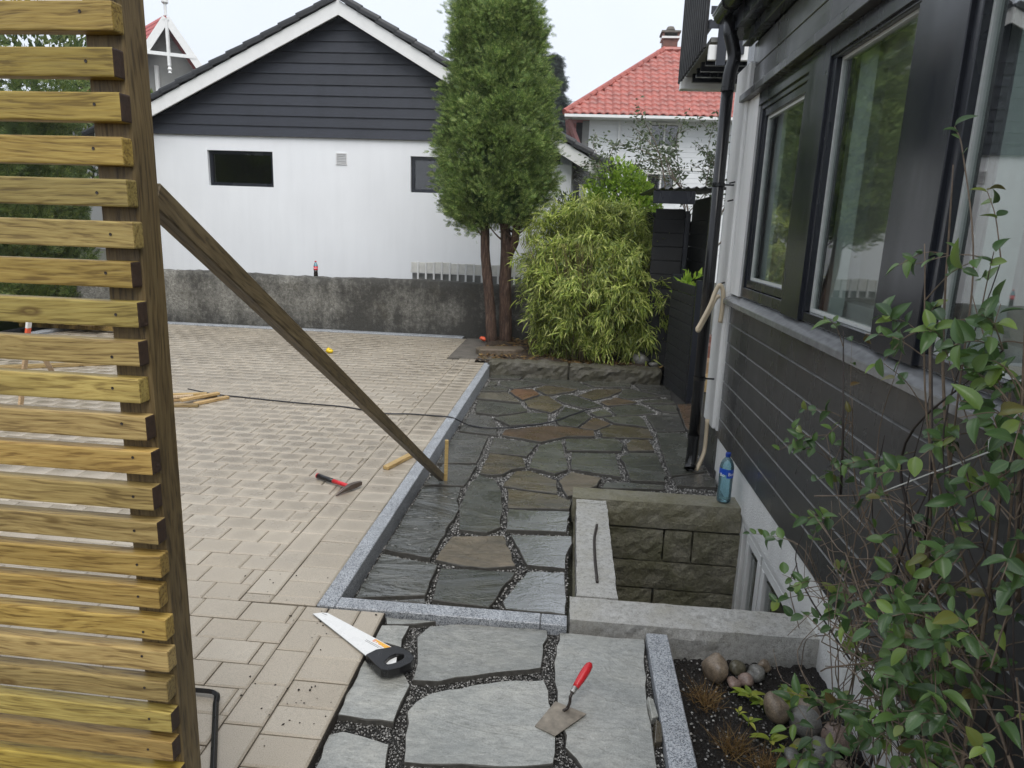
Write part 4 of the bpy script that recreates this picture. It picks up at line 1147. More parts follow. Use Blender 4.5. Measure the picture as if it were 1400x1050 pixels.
vn = frame_xz(MB(), -4.145, -3.955, 2.62, 2.81, 0.014, 11.985, 11.999).build('vent', M['vent'], gar)
for i in range(6): MB().beam((-4.131, 11.990, 2.648 + i * 0.027), (-3.969, 11.990, 2.648 + i * 0.027), 0.006, 0.016, up=(0, -0.6, 0.8)).build('slat', M['vent'], vn)

# ---------------------------------------------------------------- small picket fence in front of the garage
pf = thing('picket_fence', 'short white picket fence with weathered pales above the stained wall', 'fence', (-1.7, 11.2, 0.4))
x = -2.64
while x < -0.55:
    h = 1.07 + rng.gauss(0, 0.006)
    MB().box(x, x + 0.094, 11.18, 11.20, 0.90, h).build('pale', M['white_paint_worn'], pf, bevel=0.003)
    MB().box(x + 0.098, x + 0.128, 11.165, 11.195, 0.20, h + 0.008).build('batten', M['white_paint'], pf, bevel=0.003)
    x += 0.1315
MB().box(-2.66, -0.52, 11.201, 11.225, 0.895, 0.94).build('rail', M['white_paint'], pf)
MB().box(-2.66, -0.52, 11.201, 11.225, 0.30, 0.345).build('rail', M['white_paint'], pf)
MB().box(-2.64, -0.54, 11.26, 11.29, 0.10, 0.885).build('back_board', M['grey_board'], pf)

# ---------------------------------------------------------------- the house on the right
hs = thing('house', 'black boarded house with large dark framed windows and white roughcast base', 'house', (1.2, 2.5, -1.0))
X = 1.115
BW = (2.98, 4.13, -0.86, -0.035)                      # basement window opening (y0,y1,z0,z1)
WIN = [(3.735, 4.705, 1.29, 2.49), (2.60, 3.455, 1.29, 2.49), (0.95, 2.285, 1.29, 2.49), (-0.75, 0.62, 1.29, 2.49)]
YE = -3.0
holed(YE, 5.33, -1.3, 2.56, WIN + [BW], X + 0.018, X + 0.235, lambda u, v, w: (w, u, v)).build('wall', M['roughcast'], hs)
MB().box(X + 0.004, X + 0.017, YE, 4.955, -0.035, 0.215).build('plinth', M['roughcast'], hs)
MB().box(X + 0.004, X + 0.017, YE, 2.97, -0.6, -0.036).build('plinth', M['roughcast'], hs)
zz = [0.212, 0.365, 0.503, 0.640, 0.780, 0.920, 1.058, 1.196]
for i in range(7):
    z0, z1 = zz[i], zz[i + 1]
    x0 = X - 0.0
    v = []
    for yy in (YE, 4.952):
        v += [(x0, yy, z0), (x0, yy, z1 - 0.011), (x0 + 0.015, yy, z1 - 0.0005), (X + 0.0175, yy, z1 - 0.0005), (X + 0.0175, yy, z0)]
    o = MB().add(v, [(0, 1, 2, 3, 4), (9, 8, 7, 6, 5), (0, 5, 6, 1), (1, 6, 7, 2), (2, 7, 8, 3), (3, 8, 9, 4), (4, 9, 5, 0)]).build('board', M['black_board'], hs)
    o.data.materials.append(M['sheen_edge']); o.data.polygons[3].material_index = 1  # top chamfer: reflected sky put into its colour
# sloping sill
v = []
for yy in (YE, 4.985):
    v += [(X - 0.052, yy, 1.190), (X - 0.052, yy, 1.222), (X + 0.016, yy, 1.262), (X + 0.016, yy, 1.190)]
MB().add(v, [(0, 1, 2, 3), (7, 6, 5, 4), (0, 4, 5, 1), (1, 5, 6, 2), (2, 6, 7, 3), (3, 7, 4, 0)]).build('sill', M['sill'], hs, bevel=0.003)
# mullion boards and head
edges = [4.95] + [q for w in WIN for q in (w[1], w[0])] + [YE]
MB().box(X - 0.014, X + 0.0175, 4.712, 4.954, 1.264, 2.532).build('corner_pier', M['roughcast'], hs)
for i in range(2, len(edges), 2):
    MB().box(X - 0.018, X + 0.017, edges[i + 1] - 0.004, edges[i] + 0.004 if i else edges[i], 1.264, 2.53).build('mullion_board', M['black_trim'], hs, bevel=0.003)
MB().box(X - 0.016, X + 0.017, YE, 4.708, 2.455, 2.532).build('window_head', M['black_trim'], hs, bevel=0.002)
for i, (y0, y1, z0, z1) in enumerate(WIN):
    f = frame_yz(MB(), y0 + 0.003, y1 - 0.003, z0 - 0.022, z1 - 0.004, 0.045 if i else 0.062, X - 0.004, X + 0.085).build('window', M['black_trim'], hs, bevel=0.003)
    q = 0.046 if i else 0.064
    if i == 0:
        frame_yz(MB(), y0 + q, y1 - q, z0 + q - 0.02, z1 - q, 0.050, X + 0.006, X + 0.060).build('sash', M['black_trim'], f, bevel=0.003)
        q += 0.051
    frame_yz(MB(), y0 + q, y1 - q, z0 + q - 0.022, z1 - q, 0.016, X + 0.022, X + 0.045).build('bead', M['grey_frame'], f)
    MB().box(X + 0.030, X + 0.038, y0 + q + 0.010, y1 - q - 0.010, z0 + q - 0.012, z1 - q - 0.010).build('pane', M['glass'], f)
    frame_yz(MB(), y0 + 0.02, y1 - 0.02, z0, z1 - 0.01, 0.09, X + 0.12, X + 0.20).build('inner_frame', M['grey_frame'], f)
    # half-drawn pale curtain hanging inside
    cv = MB()
    n = 9
    for k in range(n):
        ya, yb = y1 - 0.10 - 0.016 * k, y1 - 0.10 - 0.016 * (k + 1)
        xa, xb = X + 0.085 + 0.016 * (k % 2), X + 0.085 + 0.016 * ((k + 1) % 2)
        cv.add([(xa, ya, z0 + 0.01), (xb, yb, z0 + 0.01), (xb, yb, z1 - 0.02), (xa, ya, z1 - 0.02)], [(0, 1, 2, 3)])
    cv.build('curtain', M['curtain'], f)
# room behind the glass
rm = MB().add([(X + 0.236, YE, 0.3), (5.2, YE, 0.3), (5.2, 5.30, 0.3), (X + 0.236, 5.30, 0.3), (X + 0.236, YE, 2.62), (5.2, YE, 2.62), (5.2, 5.30, 2.62), (X + 0.236, 5.30, 2.62)],
              [(0, 1, 2, 3), (7, 6, 5, 4), (4, 5, 1, 0), (6, 7, 3, 2)]).build('room', M['room'], hs)
holed(YE, 5.30, 0.3, 2.62, [(-2.2, 0.2, 0.6, 2.45), (0.9, 4.6, 0.6, 2.45)], 5.0, 5.2, lambda u, v, w: (w, u, v)).build('wall', M['room'], hs)  # unseen far wall; its openings are added to let daylight into the room
MB().box(1.34, 5.25, -3.05, 5.33, 0.1, 0.29).build('floor_slab', M['dark'], hs)
MB().box(1.34, 5.25, -3.05, 5.33, 2.63, 2.9).build('ceiling_slab', M['dark'], hs)
MB().box(5.22, 5.4, -3.05, 5.33, -1.3, 0.55).build('wall', M['roughcast'], hs)  # unseen outer wall, kept low so daylight reaches the added openings
MB().box(1.34, 5.2, 5.31, 5.34, -1.3, 3.0).build('wall', M['roughcast'], hs)
MB().box(1.34, 5.2, -3.1, -3.01, -1.3, 3.0).build('wall', M['roughcast'], hs)
# head drip, upper boards, soffit, gutter
v = []
for yy in (YE, 5.075):
    v += [(X - 0.062, yy, 2.534), (X - 0.062, yy, 2.578), (X + 0.017, yy, 2.63), (X + 0.017, yy, 2.534)]
MB().add(v, [(0, 1, 2, 3), (7, 6, 5, 4), (0, 4, 5, 1), (1, 5, 6, 2), (2, 6, 7, 3), (3, 7, 4, 0)]).build('drip_board', M['black_board'], hs, bevel=0.003)
MB().box(X + 0.0, X + 0.0175, YE, 5.06, 2.60, 2.742).build('board', M['black_board'], hs, bevel=0.004)
MB().box(X + 0.002, X + 0.0175, YE, 5.06, 2.748, 2.90).build('board', M['black_board'], hs, bevel=0.004)
MB().box(X + 0.02, X + 0.24, YE, 5.33, 2.561, 2.97).build('wall', M['black_trim'], hs)
MB().box(X - 0.062, X + 0.0, YE, 5.15, 2.905, 2.975).build('frieze_board', M['black_trim'], hs, bevel=0.004)
MB().box(X - 0.12, X + 0.3, YE, 5.30, 2.98, 3.00).build('soffit', M['black_trim'], hs)
MB().box(X - 0.145, X - 0.121, YE, 5.30, 2.975, 3.13).build('fascia', M['black_trim'], hs, bevel=0.003)
MB().add([(X - 0.15, YE, 3.14), (X - 0.15, 5.32, 3.14), (5.5, 5.32, 4.6), (5.5, YE, 4.6), (X - 0.15, YE, 3.20), (X - 0.15, 5.32, 3.20), (5.5, 5.32, 4.66), (5.5, YE, 4.66)],
         [(0, 1, 2, 3), (4, 7, 6, 5), (0, 4, 5, 1), (1, 5, 6, 2), (2, 6, 7, 3), (3, 7, 4, 0)]).build('roof', M['tile_black'], hs)
gv = []; gf = []
gp = [(math.cos(t), math.sin(t)) for t in [math.pi + k * math.pi / 10 for k in range(11)]]
GX, GZg, GR = X - 0.205, 3.115, 0.056
for yy in (YE, 5.22):
    gv += [(GX + c * GR, yy, GZg + s_ * GR) for c, s_ in gp] + [(GX + c * (GR - 0.004), yy, GZg + s_ * (GR - 0.004)) for c, s_ in reversed(gp)]
n = 22
gf = [tuple(range(n)), tuple(range(2 * n - 1, n - 1, -1))] + [(i, (i + 1) % n, n + (i + 1) % n, n + i) for i in range(n)]
gut = MB().add(gv, gf).build('gutter', M['black_pipe'], hs)
MB().lathe([(0.0, 0), (GR, 0), (GR, 0.006), (0, 0.006)], (GX, 5.218, GZg), 20, (0, 1, 0)).build('end_cap', M['black_pipe'], gut)
MB().tube([(GX - GR, YE, GZg + 0.002), (GX - GR, 5.225, GZg + 0.002)], 0.008, 8).build('lip', M['black_pipe'], gut, smooth=True)
for yy in (4.9, 4.1, 3.3, 2.5): MB().tube([(GX - GR - 0.004, yy, GZg + 0.01)] + [(GX + c * (GR + 0.004), yy, GZg + s_ * (GR + 0.004)) for c, s_ in gp] , 0.006, 6).build('gutter_bracket', M['black_pipe'], gut)
# plaster pier at the corner
MB().box(X - 0.035, X + 0.0175, 4.99, 5.335, 0.26, 2.78).build('corner_pier', M['roughcast'], hs, bevel=0.012, jitter=0.003)
MB().box(X - 0.012, X + 0.0175, 4.957, 4.988, 0.26, 2.532).build('corner_pier', M['roughcast'], hs)
MB().box(X + 0.0, X + 0.0175, 4.957, 5.335, -0.19, 0.258).build('corner_base', M['black_board'], hs)
# basement window
y0, y1, z0, z1 = BW
bw = frame_yz(MB(), y0 + 0.004, y1 - 0.004, z0, z1 - 0.004, 0.05, X + 0.019, X + 0.09).build('basement_window', M['white_paint'], hs, bevel=0.003)
for ya in (3.72, 3.06): frame_yz(MB(), ya - (0.03 if ya > 3.5 else 0), ya + (0.29 if ya > 3.5 else 0.60), z0 + 0.065, z1 - 0.068, 0.055, X + 0.026, X + 0.085).build('sash', M['white_paint'], bw, bevel=0.003)
MB().box(X + 0.05, X + 0.056, y0 + 0.06, y1 - 0.15, z0 + 0.08, z1 - 0.08).build('pane', M['glass'], bw)
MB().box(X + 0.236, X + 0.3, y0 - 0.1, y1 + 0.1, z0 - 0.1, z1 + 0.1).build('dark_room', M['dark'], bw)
# wall cable clips
for zc in (2.02, 1.90, 1.33): MB().tube([(X - 0.036, 5.06, zc), (X - 0.075, 5.055, zc - 0.01)], 0.006, 6).build('clip', M['black_pipe'], hs)

# downpipe
dp = thing('downpipe', 'black round downpipe with swan neck beside the white corner pier', 'downpipe', (0.975, 5.08, -0.09))
PX, PY = 0.972, 5.085
path = [(GX + 0.02, PY - 0.01, 3.07), (GX + 0.03, PY - 0.01, 2.99)] + bez([(GX + 0.045, PY, 2.93), (GX + 0.095, PY, 2.84), (PX + 0.03, PY, 2.74), (PX + 0.004, PY, 2.66)], 5)
MB().tube([(GX + 0.035, PY, 3.07), (GX + 0.045, PY, 2.96)] + bez([(GX + 0.06, PY, 2.92), (GX + 0.085, PY, 2.82), (PX + 0.005, PY, 2.72), (PX, PY, 2.62)], 6), 0.044, 16).build('swan_neck', M['black_pipe'], dp, smooth=True)
MB().tube([(PX, PY, 2.64), (PX, PY, 0.05)], 0.0405, 18).build('pipe', M['black_pipe'], dp, smooth=True)
MB().tube(bez([(PX, PY, 0.16), (PX, PY, 0.03), (PX - 0.008, PY - 0.02, -0.035), (PX - 0.012, PY - 0.045, -0.072)], 5), [0.043] * 13 + [0.046] * 2 + [0.050], 18, caps=False).build('shoe', M['black_pipe'], dp, smooth=True)
MB().lathe([(0.0, 0), (0.044, 0), (0.044, 0.01), (0, 0.01)], (PX - 0.0095, PY - 0.025, -0.045), 16, (-0.05, -0.45, -0.9)).build('shoe_mouth', M['dark'], dp)
for zc in (2.62, 2.0, 0.62, 0.17): MB().lathe([(0.041, -0.012), (0.0455, -0.012), (0.0455, 0.012), (0.041, 0.012)], (PX, PY, zc), 18).build('collar', M['black_pipe'], dp)
for zc in (2.0, 0.62): MB().tube([(PX + 0.03, PY, zc), (X - 0.03, PY, zc)], 0.007, 6).build('bracket', M['black_pipe'], dp)

# cream conduit looped over itself on the wall and running to the ground
c1 = bez([(1.062, 5.0, 1.05), (1.066, 5.0, 1.16), (1.058, 4.99, 1.27), (1.030, 4.98, 1.315), (1.005, 4.985, 1.27), (0.975, 4.975, 1.17), (0.915, 4.965, 1.03), (0.902, 4.962, 1.005), (0.908, 4.962, 0.99), (0.928, 4.97, 1.03), (0.985, 4.98, 1.16), (1.010, 4.985, 1.22), (1.035, 4.99, 1.24)], 6)
t = thing('conduit', 'cream plastic conduit hooked over the black downpipe', 'pipe', (1.06, 5.0, 1.0))
MB().tube(c1, 0.0155, 10).build('loop', M['cream'], t, smooth=True)
c2 = bez([(1.066, 5.12, 0.30), (1.068, 5.11, 0.16), (1.060, 5.09, 0.05), (1.030, 5.06, -0.03), (1.005, 5.04, -0.085)], 6)
o = tag(MB().tube(c2, 0.0155, 10).build('conduit', M['cream'], smooth=True), 'cream conduit stub curving from under the white pier to the slabs', 'pipe')

# ---------------------------------------------------------------- balcony and wing beyond the corner
bal = thing('balcony', 'balcony with black upright railings and white edge beams', 'balcony', (1.8, 7.8, 3.2))
MB().box(1.15, 2.6, 7.03, 8.66, 3.40, 3.44).build('deck', M['grey_board'], bal)
MB().box(1.13, 2.6, 6.985, 7.028, 3.235, 3.365).build('beam', M['white_paint'], bal, bevel=0.004)
MB().box(1.10, 2.6, 8.50, 8.64, 3.27, 3.398).build('beam', M['white_paint'], bal, bevel=0.004)
for k in range(5): MB().box(1.2, 2.6, 7.25 + k * 0.27, 7.31 + k * 0.27, 3.31, 3.398).build('joist', M['black_trim'], bal)
for k in range(13):
    yy = 7.02 + k * 0.132
    MB().box(1.085, 1.112, yy, yy + 0.062, 3.35, 4.30).build('picket', M['black_matt'], bal, bevel=0.003)
MB().box(1.113, 1.14, 6.99, 8.68, 3.50, 3.58).build('rail', M['black_trim'], bal)
MB().box(1.113, 1.14, 6.99, 8.68, 4.06, 4.14).build('rail', M['black_trim'], bal)
for k in range(7): MB().box(1.20 + k * 0.16, 1.285 + k * 0.16, 6.955, 6.98, 3.28 if k else 3.18, 4.22).build('picket', M['black_trim'], bal, bevel=0.003)
for zc in (3.50, 3.62, 4.06): MB().box(1.12, 2.6, 6.9805, 6.984, zc, zc + 0.07).build('rail', M['black_trim'], bal)
wing = thing('house_wing', 'grey boarded wall behind the balcony with white corner boards', 'house', (3.2, 10.5, -0.2))
MB().box(2.45, 5, 9.0, 12.0, -0.2, 6.2).build('wall', M['grey_board'], wing)
MB().box(2.42, 2.449, 11.86, 12.02, -0.2, 6.2).build('corner_board', M['white_paint'], wing)
MB().box(2.40, 2.449, 9.0, 12.0, 2.95, 3.12).build('band_board', M['white_paint'], wing)
MB().box(2.1, 5.2, 8.7, 12.4, 6.2, 6.3).build('roof', M['tile_black'], wing)
MB().box(2.56, 2.6, 8.4, 9.0, 3.0, 3.4).build('ledger', M['grey_board'], wing)

# ---------------------------------------------------------------- black lean-to and screen
sh = thing('lean_to', 'small black boarded lean-to with corrugated roof behind the bamboo', 'shed', (1.2, 8.9, -0.19))
for k in range(11):
    MB().box(0.93, 1.30, 8.62 + 0.004 * (k % 2), 8.645, 0.02 + k * 0.165, 0.18 + k * 0.165).build('board', M['black_matt'], sh, bevel=0.004)
MB().box(1.30, 1.345, 8.58, 8.64, -0.19, 1.93).build('post', M['black_trim'], sh)
for k in range(11): MB().box(1.52, 1.545, 8.1, 9.7, 0.02 + k * 0.165, 0.18 + k * 0.165).build('board', M['black_matt'], sh, bevel=0.004)
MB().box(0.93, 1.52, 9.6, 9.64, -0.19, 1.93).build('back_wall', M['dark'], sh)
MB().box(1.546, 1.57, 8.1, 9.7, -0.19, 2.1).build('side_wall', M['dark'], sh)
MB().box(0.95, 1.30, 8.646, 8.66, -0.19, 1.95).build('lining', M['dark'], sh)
MB().box(0.84, 1.30, 8.02, 8.06, 1.985, 2.125).build('fascia', M['black_trim'], sh, bevel=0.004)
v = []; f = []
n = 28
for i in range(n + 1):
    x = 0.84 + 0.86 * i / n
    zc = 2.135 + 0.05 * (x - 0.84) + 0.014 * math.cos(i * math.pi / 1.5)
    v += [(x, 8.0, zc), (x, 9.8, zc + 0.02), (x, 9.8, zc + 0.026), (x, 8.0, zc + 0.006)]
for i in range(n):
    a = i * 4
    for q in range(4): f.append((a + q, a + 4 + q, a + 4 + (q + 1) % 4, a + (q + 1) % 4))
f += [(0, 1, 2, 3), (n * 4 + 3, n * 4 + 2, n * 4 + 1, n * 4)]
MB().add(v, f).build('corrugated_roof', M['tile_black'], sh)
sc = thing('screen', 'waist-high black boarded screen at the end of the slate patio', 'screen', (1.22, 7.8, -0.12))
a, b = Vector((1.262, 7.33, 0)), Vector((1.150, 8.24, 0))
dirv = (b - a).normalized(); nrm = Vector((dirv.y, -dirv.x, 0))
for k in range(12):
    p0, p1 = a + Vector((0, 0, -0.06 + k * 0.104)), b + Vector((0, 0, -0.06 + k * 0.104))
    MB().beam(p0 + nrm * 0.012, p1 + nrm * 0.012, 0.022, 0.098).build('board', M['black_matt'], sc, bevel=0.004)
MB().beam(a + nrm * 0.055 + Vector((0, 0, -0.12)) - dirv * 0.03, a + nrm * 0.055 + Vector((0, 0, 1.20)) - dirv * 0.03, 0.098, 0.05, up=dirv).build('post', M['black_trim'], sc, bevel=0.004)
MB().beam(b + nrm * 0.055 + Vector((0, 0, -0.12)), b + nrm * 0.055 + Vector((0, 0, 1.20)), 0.098, 0.05, up=dirv).build('post', M['black_trim'], sc)
# steps glimpsed between the screen and the downpipe
st = thing('garden_steps', 'brick and timber garden steps beyond the black screen', 'steps', (1.75, 9.2, -0.19))
for k in range(3): MB().box(1.38, 2.4, 8.25 + k * 0.30, 8.56 + k * 0.30, -0.19, -0.02 + k * 0.15).build('step', M['brick' if k > 1 else 'wood_pale'], st, bevel=0.006)
for k in range(4):
    for j in range(2): MB().box(1.39 + k * 0.22, 1.6 + k * 0.22, 9.16 + j * 0.11, 9.26 + j * 0.11, 0.281, 0.36).build('brick', M['brick'], st, bevel=0.004)

# ---------------------------------------------------------------- red-roofed house far behind
rh = thing('red_roof_house', 'white boarded house with hipped red tiled roof and brick chimney', 'house', (4.5, 31, -0.2))
EL, ER, EY, EZ, RY, RZ = -0.66, 11.5, 28.0, 6.0, 31.6, 9.10
RXL, RXR = 3.27, 7.6
RWIN = [(2.72, 3.78, 5.02, 5.86), (2.72, 3.76, 3.15, 4.02), (6.2, 7.3, 5.02, 5.86)]
holed(0.32, 10.6, -0.2, 5.92, RWIN, 28.75, 28.9, lambda u, v, w: (u, w, v)).build('wall', M['white_boards'], rh)
MB().box(0.32, 0.5, 28.9, 34.6, -0.2, 5.92).build('wall', M['white_boards'], rh)
MB().box(0.5, 10.6, 34.4, 34.6, -0.2, 5.92).build('wall', M['white_boards'], rh)
MB().box(0.6, 10.5, 29.5, 29.6, -0.2, 5.9).build('partition', M['dark'], rh)
for k in range(26):
    zc = 0.9 + k * 0.195
    for xa, xb in ((0.31, 2.66), (3.86, 6.1)):
        MB().box(xa, xb, 28.735, 28.751, zc, zc + 0.17).build('board', M['white_boards'], rh, bevel=0.006)
MB().box(0.31, 10.6, 28.70, 28.75, 4.12, 4.20).build('band_board', M['white_paint'], rh)
for (x0, x1, z0, z1) in RWIN:
    w = frame_xz(MB(), x0 - 0.08, x1 + 0.08, z0 - 0.08, z1 + 0.03, 0.10, 28.70, 28.80).build('window', M['white_paint_worn'], rh)
    MB().box(x0, x1, 28.80, 28.81, z0, z1).build('pane', M['glass_dark'], w)
    MB().box((x0 + x1) / 2 - 0.03, (x0 + x1) / 2 + 0.03, 28.76, 28.80, z0, z1).build('glazing_bar', M['white_paint_worn'], w)
    MB().box(x0 - 0.12, x1 + 0.12, 28.66, 28.76, z0 - 0.14, z0 - 0.08).build('sill', M['white_paint'], w)
MB().box(-0.2, 0.31, 29.3, 29.4, -0.2, 5.9).build('porch_wall', M['dark'], rh)
MB().box(0.05, 0.315, 28.78, 29.3, -0.2, 5.9).build('porch_post', M['grey_board'], rh)
MB().beam((-0.50, 28.3, 5.85), (0.05, 28.8, 4.7), 0.16, 0.16).build('bracket', M['maroon'], rh)
MB().box(1.45, 1.53, 28.62, 28.70, 1.5, 5.9).build('downpipe', M['white_paint'], rh)
MB().box(EL, ER, 27.86, 27.98, EZ - 0.10, EZ + 0.0).build('gutter', M['white_paint'], rh)
MB().box(EL, ER, 27.99, 28.75, EZ - 0.08, EZ - 0.03).build('soffit', M['white_paint'], rh)
MB().add([(EL, EY, EZ - 0.03), (ER, EY, EZ - 0.03), (RXR, RY, RZ - 0.03), (RXL, RY, RZ - 0.03), (EL, 35.2, EZ - 0.03), (ER, 35.2, EZ - 0.03)],
         [(0, 1, 2, 3), (4, 0, 3), (5, 4, 3, 2), (1, 5, 2)]).build('roof_deck', M['tile_red_far'], rh)
V = []; F = []
rows = 15
for i in range(rows):
    t0, t1 = i / rows, (i + 1.12) / rows
    cols = int((ER - EL) / 0.30)
    for j in range(cols):
        x0 = EL + j * 0.30
        xm = x0 + 0.15
        lim = EL + (RXL - EL) * (t0 + 0.3 / rows); limr = ER - (ER - RXR) * (t0 + 0.3 / rows)
        if xm < lim or xm > limr: continue
        b_ = len(V)
        dz = rng.uniform(-0.008, 0.008)
        for tt, h in ((t0, 0.075), (min(t1, 1.0), 0.02)):
            yy = EY - 0.06 + (RY - EY) * tt; zz_ = EZ + (RZ - EZ) * tt + dz
            for px, hh in ((0.0, 0.0), (0.06, 0.045), (0.13, 0.055), (0.20, 0.02), (0.27, -0.005), (0.30, 0.0)):
                V.append((x0 + px, yy, zz_ + h + hh))
        F += [(b_ + q, b_ + q + 1, b_ + q + 7, b_ + q + 6) for q in range(5)]
        for q in range(6): V.append((V[b_ + q][0], V[b_ + q][1] + 0.01, V[b_ + q][2] - 0.06))
        F += [(b_ + q + 1, b_ + q, b_ + 12 + q, b_ + 13 + q) for q in range(5)]
o = arr_mesh('roof_tiles', V, F, M['tile_red'], rh); o['kind'] = 'stuff'
for p, q in (((EL, EY, EZ), (RXL, RY, RZ)), ((ER, EY, EZ), (RXR, RY, RZ)), ((RXL, RY, RZ), (RXR, RY, RZ))):
    p, q = Vector(p), Vector(q); n = int((q - p).length / 0.36)
    for i in range(n):
        a_, b_ = p + (q - p) * (i / n), p + (q - p) * ((i + 1.15) / n)
        MB().tube([a_ + Vector((0, 0, 0.07)), b_ + Vector((0, 0, 0.10))], [0.14, 0.115], 8).build('ridge_tile', M['tile_red'], rh)
ch = MB().box(3.25, 3.85, 31.9, 32.6, 8.6, 9.70).build('chimney', M['chimney'], rh)
MB().box(3.15, 3.95, 31.8, 32.7, 9.93, 10.0).build('chimney_cap', M['concrete'], ch)
MB().box(3.18, 3.92, 31.82, 32.68, 9.70, 9.78).build('chimney_band', M['white_paint'], ch)
for xx in (3.2, 3.82): MB().box(xx, xx + 0.08, 31.85, 32.65, 9.78, 9.93).build('cap_leg', M['chimney'], ch)
MB().lathe([(0.16, 0), (0.2, 0.1), (0.14, 0.22), (0, 0.26)], (3.55, 32.2, 10.0), 10).build('cowl', M['concrete'], ch)

# ---------------------------------------------------------------- villa far left, gable turned to the right
vl = thing('villa', 'white villa with red tiled roof and ornamented steep gable', 'house', (-22.5, 37, -0.2))
c0 = Vector((-20.6, 35.0, 0)); ux = Vector((0.90, 0.43, 0)); back = Vector((-0.43, 0.90, 0)) * 1.0
back = Vector((-0.75, 0.66, 0)); apz = 11.15; hw = 3.1; ez = 6.7
def vp(s_, d_, z_): q = c0 + ux * s_ + back * d_; return (q.x, q.y, z_)
MB().add([vp(-hw + 0.3, 0.5, -0.2), vp(hw - 0.3, 0.5, -0.2), vp(hw - 0.3, 0.5, ez + 0.4), vp(0, 0.5, apz - 0.25), vp(-hw + 0.3, 0.5, ez + 0.4),
          vp(-hw + 0.3, 10, -0.2), vp(hw - 0.3, 10, -0.2), vp(hw - 0.3, 10, ez + 0.4), vp(0, 10, apz - 0.25), vp(-hw + 0.3, 10, ez + 0.4)],
         [(0, 1, 2, 3, 4), (9, 8, 7, 6, 5), (0, 4, 9, 5), (1, 6, 7, 2)]).build('wall', M['grey_board'], vl)
for s_ in (-1, 1):
    MB().add([vp(s_ * hw, -0.3, ez - 0.2), vp(0, -0.3, apz), vp(0, 10.3, apz), vp(s_ * hw, 10.3, ez - 0.2),
              vp(s_ * hw, -0.3, ez - 0.32), vp(0, -0.3, apz - 0.12), vp(0, 10.3, apz - 0.12), vp(s_ * hw, 10.3, ez - 0.32)],
             [(0, 1, 2, 3), (7, 6, 5, 4), (0, 4, 5, 1), (2, 6, 7, 3), (0, 3, 7, 4)]).build('roof', M['tile_red_far'], vl)
    MB().beam(vp(s_ * hw, -0.34, ez - 0.36), vp(0, -0.34, apz - 0.12), 0.10, 0.34).build('bargeboard', M['white_paint'], vl)
V = []; F = []
for i in range(16):
    for j in range(34):
        b_ = len(V)
        for t_, h in ((i / 16, 0.06), ((i + 1.1) / 16, 0.015)):
            for q, hh in ((0, 0), (0.09, 0.05), (0.2, 0.05), (0.3, 0)):
                V.append(vp(-hw * (1 - min(t_, 1)), -0.25 + j * 0.31 + q, ez - 0.2 + (apz - ez + 0.2) * min(t_, 1) + h + hh + 0.01))
        F += [(b_ + q, b_ + q + 1, b_ + q + 5, b_ + q + 4) for q in range(3)]
o = arr_mesh('roof_tiles', V, F, M['tile_red_far'], vl); o['kind'] = 'stuff'
MB().beam(vp(-1.25, -0.36, apz - 1.75), vp(1.25, -0.36, apz - 1.75), 0.10, 0.16).build('collar_beam', M['white_paint'], vl)
MB().beam(vp(0, -0.37, apz - 2.3), vp(0, -0.37, apz - 0.2), 0.12, 0.12, up=(0, 1, 0)).build('king_post', M['white_paint'], vl)
MB().lathe([(0, 0), (0.09, 0.05), (0.06, 0.12), (0.11, 0.22), (0.06, 0.32), (0.09, 0.4)], vp(0, -0.37, apz - 2.65), 10).build('pendant', M['white_paint'], vl)
MB().beam(vp(-0.35, 0.42, -0.1), vp(-0.35, 0.42, apz - 2.2), 0.16, 0.14, up=(0, 1, 0)).build('corner_board', M['white_paint'], vl)
MB().lathe([(0.07, 0), (0.07, 0.5), (0.16, 0.58), (0.16, 0.9), (0.07, 1.0), (0.06, 1.5), (0, 1.7)], vp(0, -0.3, apz), 10).build('finial', M['white_paint'], vl)

# ================================================================ TIMBER, TOOLS AND SMALL THINGS
def timber(name, a, b, w, h, mat, parent=None, up=(0, 0, 1), bevel=0.003, mesh=None):
    """squared timber whose grain runs along its local x"""
    a, b = Vector(a), Vector(b)
    d = b - a; L = d.length; d.normalize()
    side = Vector(up).cross(d)
    if side.length < 1e-3: side = Vector((0, 1, 0)).cross(d)
    side.normalize(); u = d.cross(side)
    me = mesh
    if me is None:
        me = MB().box(-L / 2, L / 2, -w / 2, w / 2, -h / 2, h / 2).mesh(name, bevel)
        me.materials.append(mat)
    o = bpy.data.objects.new(name, me)
    mw = Matrix((d, side, u)).transposed().to_4x4(); mw.translation = (a + b) / 2
    o.matrix_world = mw
    COL.objects.link(o)
    if parent is not None:
        o.parent = parent; o.matrix_parent_inverse = Matrix.Translation(-Vector(parent.location))
    return o

# ---------------------------------------------------------------- slatted fence panel
fn = thing('slat_fence', 'slatted fence panel of wet yellow-green treated pine with upright post', 'fence', (-1.7, 1.25, 0))
FD = Vector((1, -0.025, 0.003)).normalized()
def fpt(x, dy, z): return Vector((x, 1.2 + 0.025 * (-0.80 - x) + dy, z))
SL_L = 1.95
def slat_me(dark):
    me = MB().box(-SL_L / 2, SL_L / 2, -0.015, 0.015, -0.024, 0.024).mesh('slat', 0.0032, seg=2)
    me.materials.append(M['wood_x']); me.materials.append(M['endgrain'])
    if dark:
        for p in me.polygons:
            if p.normal.x > 0.9: p.material_index = 1
    return me
slm = [slat_me(True), slat_me(False)]
scr = MB().lathe([(0.0, 0), (0.0028, 0), (0.0028, 0.0008), (0.0012, 0.0004), (0, 0.0004)], (0, 0, 0), 10).mesh('screw'); scr.materials.append(M['iron'])
